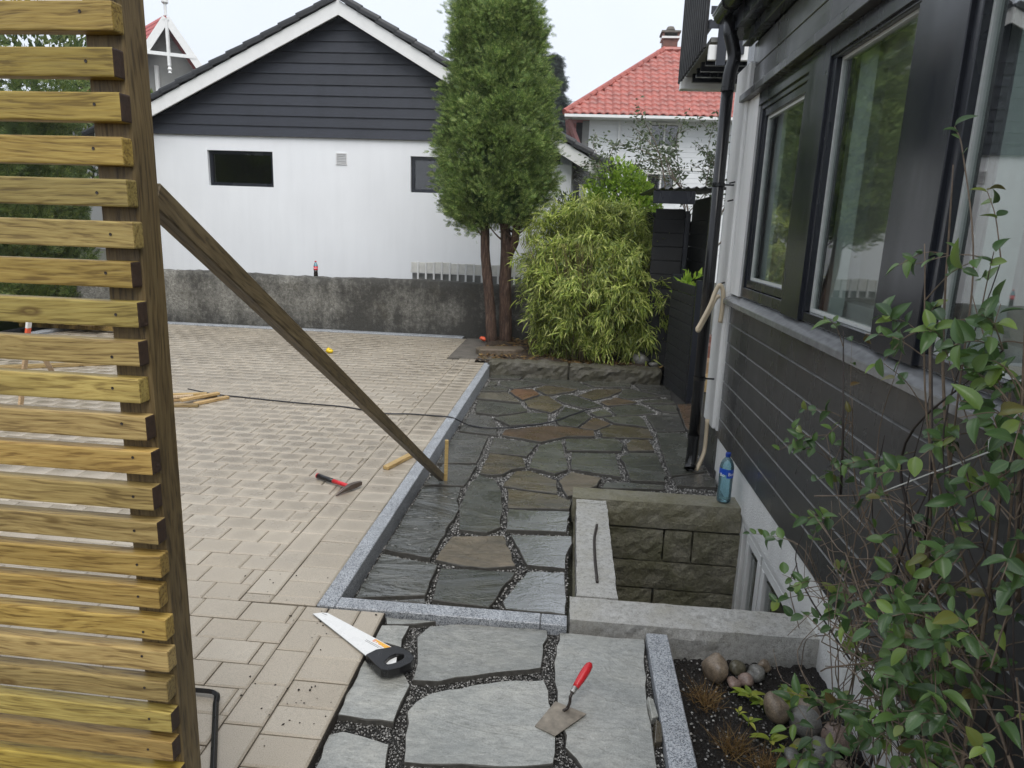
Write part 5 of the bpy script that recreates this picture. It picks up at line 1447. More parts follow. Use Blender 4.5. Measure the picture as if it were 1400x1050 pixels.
for k in range(-21, 8):
    zt = 1.639 + 0.0725 * k
    xe = -0.797 + rng.gauss(0, 0.003)
    o = timber('slat', fpt(xe - SL_L, 0.015, zt - 0.024 - 0.006), fpt(xe, 0.015, zt - 0.024 + rng.gauss(0, 0.0012)), 0.03, 0.048, None, fn, mesh=slm[0 if rng.random() < 0.62 else 1])
    s = bpy.data.objects.new('screw', scr)
    s.rotation_euler = (R(90), 0, 0)
    s.location = (SL_L / 2 - 0.05 + rng.gauss(0, 0.006), -0.0152, rng.gauss(0.002, 0.004))
    COL.objects.link(s); s.parent = o
def zpost(x0, x1, y0, y1, z0, z1, nm='post'):
    me = MB().box(-(x1 - x0) / 2, (x1 - x0) / 2, -(y1 - y0) / 2, (y1 - y0) / 2, -(z1 - z0) / 2, (z1 - z0) / 2).mesh(nm, 0.004)
    me.materials.append(M['wood_z'])
    return inst(me, nm, ((x0 + x1) / 2, (y0 + y1) / 2, (z0 + z1) / 2), parent=fn)
zpost(-0.872, -0.800, 1.2305, 1.302, 0.0, 2.22)
zpost(-2.72, -2.648, 1.2775, 1.349, 0.0, 2.22)

# ---------------------------------------------------------------- diagonal brace with its stake
br = timber('brace', (-0.838, 1.33, 1.692), (-0.838, 4.47, -0.055), 0.036, 0.052, M['wood_brace'], up=(0, 0, 1))
tag(br, 'long diagonal timber brace propping the slat fence from the slate patio', 'timber')
me = MB().box(-0.0125, 0.0125, -0.012, 0.012, 0, 0.33).mesh('stake', 0.002); me.materials.append(M['wood_cut'])
o = inst(me, 'stake', (-0.815, 4.505, -0.125), (R(-2), R(1), 0.2))
tag(o, 'small yellow wooden stake driven in at the foot of the brace', 'stake')

def offcut(a, b, w, h, label, mat='wood_cut', roll=(0, 0, 1), group=None):
    o = timber('timber_offcut', a, b, w, h, M[mat], up=roll)
    return tag(o, label, 'timber', group)
offcut((-1.215, 4.40, 0.014), (-1.075, 4.80, 0.014), 0.046, 0.026, 'short yellow timber offcut on pavers pointing at the granite kerb')
G = 'offcuts by the fence post'
offcut((-3.62, 5.78, 0.014), (-3.30, 6.06, 0.014), 0.05, 0.026, 'flat yellow offcut at the bottom of the pile on the cable', group=G)
offcut((-3.46, 5.72, 0.041), (-3.27, 6.04, 0.041), 0.048, 0.026, 'yellow offcut lying on top of the pile by the cable end', group=G)
offcut((-3.33, 5.72, 0.014), (-3.17, 6.02, 0.014), 0.05, 0.026, 'yellow offcut beside the pile where the cable begins', group=G)
offcut((-3.62, 5.60, 0.014), (-3.27, 5.68, 0.014), 0.05, 0.026, 'greenish offcut lying apart in front of the small timber pile', 'wood_x', group=G)
offcut((-3.75, 5.98, 0.014), (-3.42, 6.10, 0.014), 0.04, 0.022, 'thin offcut at the back of the small timber pile', group=G)
offcut((-3.72, 5.72, 0.044), (-3.44, 5.90, 0.041), 0.04, 0.022, 'reddish offcut laid across the small timber pile', 'wood_pale', group=G)

# things seen through the slats
ms = thing('measuring_stake', 'pale wooden stake with red and white top standing on pavers', 'stake', (-4.6, 5.23, 0))
timber('stake', (-4.60, 5.235, 0), (-4.445, 5.235, 0.66), 0.045, 0.021, M['wood_pale'], ms)
timber('red_band', (-4.445, 5.232, 0.66), (-4.432, 5.232, 0.715), 0.046, 0.022, M['orange_toy'], ms)
timber('white_band', (-4.432, 5.232, 0.716), (-4.415, 5.232, 0.79), 0.046, 0.022, M['white_paint'], ms)
timber('strut', (-5.345, 6.567, 0.012), (-4.45, 5.30, 0.60), 0.045, 0.021, M['wood_pale'], ms)
offcut((-6.1, 6.62, 0.02), (-5.0, 7.25, 0.02), 0.09, 0.036, 'long brown plank lying flat on the pavers behind the slat fence', 'wood_x')
ts = thing('timber_stack', 'low stack of sawn planks on bearers beside the hedge', 'timber', (-7.3, 9.5, 0.03))
for k in range(2): timber('bearer', (-7.9, 9.2 + k * 0.7, 0.07), (-6.2, 9.2 + k * 0.7, 0.07), 0.08, 0.08, M['wood_z'], ts)
for j in range(3):
    for i in range(5):
        timber('plank', (-7.7 + 0.25 * i, 8.95 + rng.gauss(0, 0.02), 0.15 + 0.052 * j), (-7.7 + 0.25 * i, 10.15, 0.15 + 0.052 * j), 0.2, 0.048, M['wood_x'], ts)
for i in range(2): timber('block', (-7.55 + 0.21 * i, 9.3, 0.36), (-7.35 + 0.21 * i, 9.3, 0.36), 0.10, 0.10, M['wood_cut'], ts)

# ---------------------------------------------------------------- hand saw
sw = thing('hand_saw', 'hand saw with white blade and black handle lying across pavers and slate', 'saw', (-0.75, 2.42, 0))
sz = 0.004
def sawz(x): return 0.006 + (x + 1.036) * 0.004
bl = [(-1.036, 2.584), (-0.622, 2.241), (-0.598, 2.300), (-0.611, 2.376), (-0.975, 2.597), (-1.000, 2.597)]
hole = [(-0.985 + 0.016 * math.cos(t) * 0.94 - 0.005 * math.sin(t), 2.586 - 0.006 * math.cos(t) + 0.003 * math.sin(t)) for t in [k * math.pi / 5 for k in range(10)]]
MB().prism(ccw(bl), lambda x, y: sawz(x), lambda x, y: sawz(x) + 0.0015).build('blade', M['blade'], sw)
MB().prism(ccw(hole), lambda x, y: sawz(x) + 0.0008, lambda x, y: sawz(x) + 0.0021).build('hang_hole', M['dark'], sw)
# teeth
tv = MB(); a, b = Vector((-1.036, 2.584)), Vector((-0.622, 2.241)); d = (b - a).normalized(); nn = Vector((d.y, -d.x)) * 1
n = 70
for k in range(n):
    p, q = a + (b - a) * (k / n), a + (b - a) * ((k + 1) / n); r_ = (p + q) / 2 + nn * 0.0045
    tv.add([(p.x, p.y, sawz(p.x) + 0.0007), (r_.x, r_.y, sawz(r_.x) + 0.0007), (q.x, q.y, sawz(q.x) + 0.0007)], [(0, 1, 2)])
tv.build('teeth', M['steel'], sw)
d2 = Vector((-0.611 + 0.975, 2.376 - 2.597)).normalized(); n2 = Vector((-d2.y, d2.x))
def sp(s_, t_): q = Vector((-0.611, 2.376)) + d2 * s_ + n2 * t_; return q
# handle: D-shaped grip with an opening
hz0, hz1 = -0.008, 0.026
outer = [sp(-0.004, 0.004), sp(0.060, 0.008), sp(0.098, -0.006), sp(0.112, -0.040), sp(0.102, -0.088), sp(0.080, -0.126), sp(0.055, -0.140), sp(0.020, -0.134), sp(-0.058, -0.115), sp(-0.052, -0.065)]
inner = [sp(0.030, -0.022), sp(0.060, -0.020), sp(0.074, -0.040), sp(0.066, -0.082), sp(0.048, -0.108), sp(0.026, -0.100), sp(0.022, -0.060)]
no = len(outer)
inn = []
for q in outer:                                        # match each outer point to the opening's rim
    c = sum(inner, Vector((0, 0))) / len(inner); best = None
    dq = (q - c)
    for i in range(len(inner)):
        p1, p2 = inner[i], inner[(i + 1) % len(inner)]
        e = p2 - p1; den = dq.x * e.y - dq.y * e.x
        if abs(den) < 1e-9: continue
        s_ = ((p1 - c).x * e.y - (p1 - c).y * e.x) / den; t_ = ((p1 - c).x * dq.y - (p1 - c).y * dq.x) / den
        if s_ > 0 and -1e-6 <= t_ <= 1 + 1e-6: best = c + dq * s_
    inn.append(best if best is not None else c + dq * 0.5)
v = [(q.x, q.y, z_) for z_ in (hz0, hz1) for q in outer] + [(q.x, q.y, z_) for z_ in (hz0, hz1) for q in inn]
f = []
for i in range(no):
    j = (i + 1) % no
    f += [(i, j, no + j, no + i), (2 * no + j, 2 * no + i, 3 * no + i, 3 * no + j), (no + i, no + j, 3 * no + j, 3 * no + i), (j, i, 2 * no + i, 2 * no + j)]
MB().add(v, f).build('handle', M['black_rubber'], sw, bevel=0.004, seg=2)
# print on the blade
def text_mesh(name, s, size, mat, parent, origin, xdir, ydir, depth=0.0002):
    cu = bpy.data.curves.new(name, 'FONT'); cu.body = s; cu.size = size; cu.extrude = depth; cu.resolution_u = 2
    to = bpy.data.objects.new('tmp', cu); COL.objects.link(to)
    bpy.context.view_layer.update()
    me = bpy.data.meshes.new_from_object(to.evaluated_get(bpy.context.evaluated_depsgraph_get()))
    bpy.data.objects.remove(to); bpy.data.curves.remove(cu)
    xd, yd = Vector(xdir).normalized(), Vector(ydir).normalized(); zd = xd.cross(yd)
    mm = Matrix((xd, yd, zd)).transposed().to_4x4(); mm.translation = origin
    me.transform(mm); me.materials.clear(); me.materials.append(mat); me.name = name
    return link(bpy.data.objects.new(name, me), parent)
bp = [sp(-0.125, -0.003), sp(-0.010, -0.003), sp(-0.012, -0.027), sp(-0.06, -0.022), sp(-0.112, -0.012)]
MB().prism(ccw([(q.x, q.y) for q in bp]), lambda x, y: sawz(x) + 0.0016, lambda x, y: sawz(x) + 0.0018).build('print_patch', M['yellow_print'], sw)
q = sp(-0.126, -0.021)
text_mesh('lettering', 'BYGGMAX', 0.026, M['orange'], sw, (q.x, q.y, sawz(q.x) + 0.0021), (d2.x, d2.y, 0), (n2.x, n2.y, 0))
for k, (s0, s1, t_) in enumerate(((-0.150, -0.060, -0.030), (-0.150, -0.070, -0.037), (-0.052, -0.024, -0.046), (-0.052, -0.030, -0.053))):
    p, q = sp(s0, t_), sp(s1, t_)
    MB().beam((p.x, p.y, sawz(p.x) + 0.0018), (q.x, q.y, sawz(q.x) + 0.0018), 0.0022, 0.0004).build('small_print', M['grey_print'], sw)

# ---------------------------------------------------------------- trowel
tr = thing('trowel', 'bricklaying trowel with red handle resting on pale slate', 'trowel', (0.05, 2.12, -0.03))
tb = [(-0.049, 2.065), (0.023, 2.024), (0.131, 2.146), (0.019, 2.202)]
MB().prism(ccw(tb), lambda x, y: -0.027 + 0.004 * (x + 0.05) / 0.18, lambda x, y: -0.0245 + 0.004 * (x + 0.05) / 0.18).build('blade', M['steel_dirty'], tr, bevel=0.0006)
MB().tube(bez([(0.048, 2.150, -0.021), (0.062, 2.160, -0.016), (0.070, 2.164, 0.005), (0.071, 2.166, 0.026), (0.078, 2.180, 0.036)], 5), 0.0055, 10).build('tang', M['iron'], tr, smooth=True)
hd = (Vector((0.137, 2.276, 0.085)) - Vector((0.083, 2.19, 0.040))).normalized()
h0 = Vector((0.078, 2.180, 0.036))
MB().lathe([(0.0105, 0), (0.0105, 0.024), (0.0, 0.024)], h0 - hd * 0.002, 14, hd).build('ferrule', M['steel'], tr, smooth=False)
MB().lathe([(0.0, 0.020), (0.0115, 0.021), (0.0130, 0.035), (0.0155, 0.060), (0.0165, 0.085), (0.0160, 0.105), (0.0135, 0.122), (0.008, 0.131), (0.0, 0.134)], h0, 16, hd).build('handle', M['red'], tr, smooth=True)

# ---------------------------------------------------------------- hammer
hm = thing('hammer', 'mason hammer with red and black grip lying on beige pavers', 'hammer', (-1.42, 4.05, 0))
ha, hb = Vector((-1.600, 4.150, 0.022)), Vector((-1.318, 3.985, 0.026))
hd = (hb - ha).normalized()
MB().lathe([(0.0, 0), (0.017, 0.001), (0.018, 0.008), (0.0, 0.010)], ha - hd * 0.006, 14, hd).build('butt_cap', M['red'], hm, smooth=True)
MB().lathe([(0.0, 0.0), (0.0175, 0.003), (0.016, 0.05), (0.0155, 0.10), (0.0145, 0.150), (0.0, 0.152)], ha, 14, hd).build('grip', M['black_rubber'], hm, smooth=True)
MB().lathe([(0.0, 0.151), (0.0145, 0.152), (0.0130, 0.22), (0.012, 0.325), (0, 0.327)], ha, 14, hd).build('shaft', M['red'], hm, smooth=True)
hdv = Vector((-1.272 + 1.372, 4.048 - 3.88, 0)).normalized()
hc = Vector((-1.322, 3.988, 0.030))
sd_ = hdv.cross(Vector((0, 0, 1)))
v = []
for t_, w_, h_, dz in ((-0.125, 0.004, 0.004, -0.024), (-0.06, 0.011, 0.014, -0.006), (-0.02, 0.015, 0.021, 0.0), (0.03, 0.015, 0.021, 0.0), (0.075, 0.012, 0.016, 0.0), (0.082, 0.010, 0.013, 0.0)):
    for i, j in ((-1, -1), (1, -1), (1, 1), (-1, 1)): v.append(hc + hdv * t_ + sd_ * (i * w_) + Vector((0, 0, j * h_ * 0.8 + dz)))
f = [(3, 2, 1, 0), tuple(20 + k for k in range(4))]
for r0 in range(5): f += [(r0 * 4 + k, r0 * 4 + (k + 1) % 4, r0 * 4 + 4 + (k + 1) % 4, r0 * 4 + 4 + k) for k in range(4)]
MB().add(v, f).build('head', M['hammer_iron'], hm, bevel=0.002)

# ---------------------------------------------------------------- cable, bracket, rod
ce = [(-3.62, 6.12, 0.045), (-3.36, 6.11, 0.012), (-2.99, 6.06, 0.007), (-2.53, 5.99, 0.007), (-2.03, 5.94, 0.007), (-1.64, 5.80, 0.007), (-1.39, 5.83, 0.007), (-1.12, 5.81, 0.008), (-1.01, 5.79, 0.010), (-0.945, 5.81, -0.02),
      (-0.88, 5.93, -0.090), (-0.73, 5.87, -0.092), (-0.54, 5.91, -0.094), (-0.35, 6.02, -0.095), (-0.15, 6.18, -0.096), (0.01, 6.43, -0.098), (0.17, 6.69, -0.101), (0.24, 6.80, -0.106)]
o = MB().tube(bez(ce, 8), 0.0062, 8).build('power_cable', M['cable'], smooth=True)
tag(o, 'black power cable snaking across pavers over the kerb onto slate', 'cable')
bk2 = bez([(-1.33, 2.035, 0.012), (-1.26, 2.032, 0.018), (-1.20, 2.030, 0.020)], 3) + bez([(-1.185, 2.028, 0.020), (-1.166, 2.018, 0.019), (-1.156, 1.998, 0.016)], 3) + bez([(-1.150, 1.98, 0.015), (-1.085, 1.85, 0.012), (-1.005, 1.69, 0.011), (-0.94, 1.56, 0.011)], 4)
o = MB().tube(bk2, 0.0105, 4).build('bar_handle', M['black_rubber'], bevel=0.001)
tag(o, 'bent black metal bar lying on pavers beside the fence post', 'metal bar')
o = MB().tube(bez([(0.212, 3.70, 0.013), (0.208, 3.66, 0.014), (0.193, 3.52, 0.012), (0.190, 3.29, 0.012), (0.194, 3.04, 0.012)], 5), 0.0075, 8).build('steel_rod', M['iron'], smooth=True)
tag(o, 'bent rusty steel rod lying on the pale coping of the light well', 'metal rod')

# ---------------------------------------------------------------- bottles
wb = thing('water_bottle', 'pale blue plastic water bottle with dark blue cap on mossy coping', 'bottle', (1.028, 4.215, 0.005))
O = (1.028, 4.215, 0.006)
pr = [(0.030, 0.0), (0.041, 0.006), (0.0435, 0.018), (0.0425, 0.07), (0.0435, 0.08), (0.0425, 0.12), (0.0435, 0.16), (0.0435, 0.232), (0.040, 0.252), (0.030, 0.276), (0.018, 0.290), (0.0135, 0.296), (0.0135, 0.305)]
MB().lathe(pr, O, 28).build('body', M['bottle'], wb, smooth=True)
MB().lathe([(0.0, 0.300), (0.0160, 0.300), (0.0165, 0.304), (0.0165, 0.322), (0.015, 0.325), (0.0, 0.325)], O, 20).build('cap', M['blue'], wb, smooth=False)
lb = MB()
for zc0, zc1, r0, a0, a1 in ((0.170, 0.225, 0.0442, -1.75, -0.2), (0.190, 0.228, 0.0440, -3.4, -1.76)):
    n = 12
    v = [(O[0] + r0 * math.cos(a0 + (a1 - a0) * k / n), O[1] + r0 * math.sin(a0 + (a1 - a0) * k / n), O[2] + zc) for zc in (zc0, zc1) for k in range(n + 1)]
    lb.add(v, [(k, k + 1, n + 2 + k, n + 1 + k) for k in range(n)])
lb.build('label', M['label_blue'], wb)
def curved_text(s, size, a0, z_, r0):
    o = text_mesh('lettering', s, size, M['label_white'], wb, (0, 0, 0), (1, 0, 0), (0, 1, 0))
    for q in o.data.vertices:
        x_, y_, d_ = q.co
        t_ = a0 + x_ / r0
        q.co = (O[0] + (r0 + 0.0003 + d_) * math.cos(t_), O[1] + (r0 + 0.0003 + d_) * math.sin(t_), O[2] + z_ + y_)
curved_text('Bon', 0.030, -1.55, 0.186, 0.0444)
curved_text('Bo', 0.030, -2.75, 0.178, 0.0442)

cb = thing('cola_bottle', 'half full cola bottle with red cap standing on the old wall', 'bottle', (-4.0, 10.53, 0.82))
O2 = (-4.0, 10.53, 0.812)
MB().lathe([(0.026, 0), (0.0325, 0.008), (0.033, 0.05), (0.029, 0.075), (0.032, 0.105), (0.0, 0.106)], O2, 18).build('cola', M['cola'], cb, smooth=True)
MB().lathe([(0.0322, 0.107), (0.0335, 0.115), (0.0325, 0.16)], O2, 18).build('label', M['label_red'], cb, smooth=True)
MB().lathe([(0.0325, 0.161), (0.029, 0.185), (0.018, 0.21), (0.013, 0.222), (0.013, 0.23)], O2, 18).build('neck', M['bottle'], cb, smooth=True)
MB().lathe([(0.0, 0.228), (0.0155, 0.228), (0.0155, 0.245), (0.0, 0.247)], O2, 14).build('cap', M['label_red'], cb)
n = 8
MB().tube([(O2[0] + 0.0340 * math.cos(t_), O2[1] + 0.0340 * math.sin(t_), O2[2] + 0.133 + 0.006 * math.sin(5 * t_)) for t_ in [-2.6 + 0.26 * k for k in range(9)]], 0.0025, 5).build('print', M['label_white'], cb)

def blob(name, mat, loc, r, label, cat, seed, sub=3, rough=0.25, group=None, parent=None):
    q = random.Random(seed)
    bm = bmesh.new(); bmesh.ops.create_icosphere(bm, subdivisions=sub, radius=1.0)
    ds = [Vector((q.gauss(0, 1), q.gauss(0, 1), q.gauss(0, 1))).normalized() for _ in range(9)]
    am = [q.uniform(0.5, 1) for _ in ds]
    for vv in bm.verts:
        c = vv.co.normalized()
        s_ = 1.0
        for d_, a_ in zip(ds, am):
            k = c.dot(d_)
            if k > 0.62: s_ -= (k - 0.62) * rough * 2.2 * a_      # planed-off facets
        vv.co = Vector((c.x * r[0], c.y * r[1], c.z * r[2])) * s_
    me = bpy.data.meshes.new(name); bm.to_mesh(me); bm.free()
    me.polygons.foreach_set('use_smooth', [True] * len(me.polygons)); me.materials.append(mat)
    o = inst(me, name, loc, (0, 0, q.uniform(0, 6)))
    return tag(o, label, cat, group)
blob('plastic_scrap', M['yellow'], (-3.1, 8.55, 0.035), (0.075, 0.05, 0.05), 'crumpled yellow plastic scrap lying on the pavers', 'scrap', 5, 2, 0.9)
blob('plastic_toy', M['orange_toy'], (-1.265, 9.90, 0.065), (0.06, 0.05, 0.045), 'small orange plastic object at the foot of the thuja trunk', 'toy', 6, 2, 0.4)
for k, (mt, loc, r, lab) in enumerate((
    ('rock_tan', (0.672, 2.585, -0.085), (0.062, 0.055, 0.068), 'pointed speckled tan fieldstone against the mossy coping'),
    ('rock_olive', (0.765, 2.615, -0.100), (0.042, 0.038, 0.036), 'round dark olive stone between tan and grey fieldstones'),
    ('rock_pink', (0.735, 2.525, -0.110), (0.036, 0.03, 0.026), 'small pinkish grey stone in front of the olive one'),
    ('rock_pink', (0.785, 2.545, -0.106), (0.038, 0.032, 0.032), 'small reddish stone beside the weeds'),
    ('rock_grey', (0.832, 2.590, -0.100), (0.044, 0.04, 0.038), 'dark grey rounded stone under the coping'),
    ('rock_tan', (0.880, 2.625, -0.095), (0.036, 0.03, 0.034), 'broken tan stone leaning on the mossy coping'),
    ('rock_tan', (0.853, 2.345, -0.070), (0.062, 0.056, 0.060), 'large olive-tan rounded stone among yellow weeds'),
    ('rock_grey', (0.935, 2.300, -0.085), (0.078, 0.06, 0.055), 'large grey angular stone beside the olive-tan one'),
    ('rock_tan', (0.985, 2.385, -0.095), (0.05, 0.045, 0.045), 'pale stone half hidden by weeds near the white base wall'),
    ('rock_grey', (0.955, 2.16, -0.10), (0.07, 0.06, 0.05), 'flat grey stone under the vine leaves'),
    ('rock_pink', (1.03, 2.21, -0.075), (0.07, 0.06, 0.06), 'pinkish stone against the white base wall'),
    ('rock_grey', (0.86, 2.14, -0.115), (0.05, 0.04, 0.035), 'small grey stone in the soil near the vine roots'),
    ('rock_tan', (0.99, 2.04, -0.09), (0.06, 0.05, 0.05), 'tan stone below the tangled vine stems'),
    ('rock_grey', (0.90, 8.72, 0.09), (0.16, 0.13, 0.13), 'grey round boulder half hidden under the bamboo'),
    ('rock_grey', (1.04, 8.48, 0.07), (0.07, 0.05, 0.04), 'small pale stone on the mossy kerb by the screen'))):
    blob('fieldstone', M[mt], loc, r, lab, 'stone', 40 + k, 3, 0.28, 'loose fieldstones')

# ================================================================ VEGETATION
_ld = nr.normal(size=(14, 3)); _lp = nr.uniform(0, 6.28, 14)
def lump(P, f):
    """smooth pseudo-noise, roughly -1..1"""
    s_ = np.zeros(len(P))
    for k in range(14): s_ += np.sin(P @ (_ld[k] * f) + _lp[k])
    return s_ / 4.0
def unit(a): return a / np.maximum(np.linalg.norm(a, axis=1, keepdims=True), 1e-9)
def place(P, D, N, size, T):
    """T: (k,3,3) template triangles in (side, along, up); returns V,F"""
    D = unit(D); Sd = unit(np.cross(D, N)); U = np.cross(Sd, D)
    n = len(P); k = T.shape[0]
    T2 = T.reshape(-1, 3)
    V = (P[:, None, :] + size[:, None, None] * (T2[None, :, 0:1] * Sd[:, None, :] + T2[None, :, 1:2] * D[:, None, :] + T2[None, :, 2:3] * U[:, None, :]))
    return V.reshape(-1, 3), np.arange(n * k * 3).reshape(-1, 3)
def spray_template(n=4):
    t = [((-0.035, 0, 0), (0.035, 0, 0), (0, 1.0, -0.05))]
    for i in range(n):
        y0 = 0.08 + 0.20 * i; L = 0.46 - 0.07 * i
        for s_ in (-1, 1):
            tip = (s_ * L * 0.72, y0 + L * 0.85, -0.06)
            t.append(((0, y0, 0), (s_ * 0.06, y0 - 0.07, 0.01), tip) if s_ > 0 else ((s_ * 0.06, y0 - 0.07, 0.01), (0, y0, 0), tip))
            t.append(((s_ * L * 0.3, y0 + L * 0.32, 0), (s_ * L * 0.42, y0 + L * 0.46, 0), (s_ * L * 0.85, y0 + L * 0.38, -0.04)))
    return np.array(t)
SPRAY = spray_template()
LEAF = np.array([((0, 0, 0), (-0.22, 0.45, 0.05), (0, 0.45, -0.03)), ((0, 0, 0), (0, 0.45, -0.03), (0.22, 0.45, 0.05)),
                 ((-0.22, 0.45, 0.05), (0, 1, -0.08), (0, 0.45, -0.03)), ((0, 0.45, -0.03), (0, 1, -0.08), (0.22, 0.45, 0.05))])

# ---------------------------------------------------------------- clipped thuja on two trunks
th = thing('thuja_tree', 'tall clipped thuja with dense green crown on bare reddish trunks', 'tree', (-1.1, 10.05, 0.0))
TC = np.array([-1.155, 9.92])
PR = np.array([(1.62, 0.30), (1.72, 0.56), (1.90, 0.76), (2.15, 0.87), (2.6, 0.905), (3.1, 0.87), (3.5, 0.80), (3.9, 0.73), (4.3, 0.66), (4.6, 0.60), (4.80, 0.48), (4.95, 0.18)])
PR[:, 1] *= np.interp(PR[:, 0], [1.6, 3.4, 4.8], [0.74, 0.73, 0.72])
PR[:, 0] = np.interp(PR[:, 0], [1.62, 3.5, 4.95], [1.62, 3.45, 4.68])
nc = 560
zc = nr.uniform(1.66, 4.52, nc * 2); rc = np.interp(zc, PR[:, 0], PR[:, 1])
zc = zc[nr.uniform(0, 0.78, nc * 2) < rc + 0.08][:nc]; nc = len(zc); rc = np.interp(zc, PR[:, 0], PR[:, 1])
tcl = nr.uniform(0, 2 * np.pi, nc)
co = np.column_stack([np.cos(tcl), np.sin(tcl), np.zeros(nc)])
prot = nr.normal(0, 0.065, nc)
C0 = np.column_stack([TC[0] + co[:, 0] * (rc + prot - 0.10), TC[1] + co[:, 1] * (rc + prot - 0.10), zc - 0.10])
axs = unit(co * 0.55 + np.array([0, 0, 0.9]) + nr.normal(0, 0.22, (nc, 3)))
k_ = 70
idx = np.repeat(np.arange(nc), k_); n = nc * k_
t_ = nr.uniform(0, 1, n) ** 0.8
Lc = nr.uniform(0.22, 0.40, nc)[idx]; Wc = nr.uniform(0.06, 0.12, nc)[idx]
lat = nr.normal(0, 1, (n, 3)); lat -= axs[idx] * (lat * axs[idx]).sum(1, keepdims=True)
lat *= (Wc * (1.15 - 0.7 * t_))[:, None]
P = C0[idx] + axs[idx] * (t_ * Lc)[:, None] + lat
D = unit(axs[idx] * 0.8 + unit(lat) * 0.65 + co[idx] * 0.35 + nr.normal(0, 0.25, (n, 3)))
Nn = unit(co[idx] + nr.normal(0, 0.5, (n, 3)))
sz_ = nr.uniform(0.055, 0.115, n)
V, F = place(P, D, Nn, sz_, SPRAY)
# loose sprigs standing out of the top and sides
m2 = 700
zz_ = np.concatenate([nr.uniform(4.28, 4.58, 420), nr.uniform(2.4, 4.4, 280)]); r2 = np.interp(zz_, PR[:, 0], PR[:, 1]); t2 = nr.uniform(0, 6.28, m2)
P2 = np.column_stack([TC[0] + np.cos(t2) * r2 * 0.9 * nr.uniform(0.3, 1.0, m2) ** np.where(zz_ > 4.41, 1, 0.05), TC[1] + np.sin(t2) * r2 * 0.9 * nr.uniform(0.3, 1.0, m2) ** np.where(zz_ > 4.41, 1, 0.05), zz_])
D2 = np.column_stack([np.cos(t2) * 0.3, np.sin(t2) * 0.3, np.ones(m2)]) + nr.normal(0, 0.2, (m2, 3))
V2, F2 = place(P2, D2, nr.normal(size=(m2, 3)), nr.uniform(0.12, 0.2, m2), SPRAY)
arr_mesh('crown', np.vstack([V, V2]), np.vstack([F, F2 + len(V)]), M['thuja'], th)
core = MB().lathe([(0.0, 1.72)] + [(max(r * 0.66, 0.01), z) for z, r in PR[1:-1]] + [(0.0, 4.55)], (TC[0], TC[1], 0), 24).build('inner_growth', M['thuja'], th, smooth=True)
MB().tube(bez([(-1.150, 10.00, -0.02), (-1.165, 9.98, 0.3), (-1.225, 9.96, 0.9), (-1.275, 9.95, 1.35), (-1.28, 9.93, 1.9), (-1.25, 9.92, 2.6)], 5), [0.085 - 0.0012 * k for k in range(26)], 10).build('trunk', M['bark_red'], th, smooth=True, jitter=0.004)
MB().tube(bez([(-0.955, 10.12, -0.02), (-0.965, 10.10, 0.4), (-0.98, 10.05, 0.95), (-0.985, 10.02, 1.4), (-1.02, 9.98, 1.9), (-1.08, 9.94, 2.6)], 5), [0.105 - 0.0018 * k for k in range(26)], 10).build('trunk', M['bark_red'], th, smooth=True, jitter=0.005)
MB().tube(bez([(-0.980, 10.05, 1.10), (-0.935, 10.03, 1.30), (-0.865, 9.99, 1.45), (-0.845, 9.96, 1.62), (-0.83, 9.95, 2.0)], 5), [0.075 - 0.0014 * k for k in range(21)], 9).build('limb', M['bark_red'], th, smooth=True, jitter=0.004)
for k in range(10):
    x0 = rng.choice((-1.27, -0.99, -0.86)); a_ = rng.uniform(0, 6.28)
    p0 = Vector((x0, 9.97, rng.uniform(1.45, 1.75)))
    MB().tube(bez([p0, p0 + Vector((math.cos(a_) * 0.15, math.sin(a_) * 0.15, 0.12)), p0 + Vector((math.cos(a_) * 0.35, math.sin(a_) * 0.35, 0.35))], 4), [0.018, 0.016, 0.014, 0.012, 0.010, 0.009, 0.008, 0.006, 0.004], 6).build('branch', M['bark_red'], th)

# ---------------------------------------------------------------- bamboo clump
BX = 0.20
bb = thing('bamboo_clump', 'dense rounded clump of yellow-green bamboo leaves behind the mossy kerb', 'bamboo', (0.25, 9.25, 0.0))
EL_ = [((0.14, 9.32, 1.03), (0.72, 0.76, 1.00)), ((0.66, 9.30, 0.98), (0.60, 0.70, 0.93)), ((0.40, 9.08, 0.66), (0.80, 0.62, 0.66)), ((0.92, 9.05, 0.58), (0.34, 0.46, 0.60))]
def on_ellipsoids(n, els, rmin=0.82, rmax=1.06, zmin=0.12):
    outP = []; outN = []
    w = np.array([r[0] * r[2] for _, r in els]); w = w / w.sum()
    for (c, r), k in zip(els, (w * n * 2.2).astype(int)):
        d = unit(nr.normal(size=(k, 3)))
        P = np.array(c) + d * np.array(r) * nr.uniform(rmin, rmax, (k, 1))
        ok = P[:, 2] > zmin
        for (c2, r2) in els:
            if c2 is c: continue
            ok &= (((P - np.array(c2)) / np.array(r2)) ** 2).sum(1) > rmin ** 2
        outP.append(P[ok]); outN.append(unit(d / np.array(r))[ok])
    P = np.vstack(outP); N = np.vstack(outN)
    i = nr.permutation(len(P))[:n]
    return P[i], N[i]
BL = []
segs = [(0.0, 0.0, 0.18), (0.25, 0.03, 0.95), (0.6, 0.02, 0.8), (1.0, -0.16, 0.0)]      # along, up, half width
for a_, b_ in zip(segs[:-1], segs[1:]):
    w = 0.060
    p, q = (-w * a_[2], a_[0], a_[1]), (w * a_[2], a_[0], a_[1]); r2_, s2_ = (w * b_[2], b_[0], b_[1]), (-w * b_[2], b_[0], b_[1])
    BL.append((p, q, r2_))
    if b_[2] > 0: BL.append((p, r2_, s2_))
BL = np.array(BL)
nt = 620
P, N = on_ellipsoids(nt, EL_, 0.90, 1.0, 0.12)
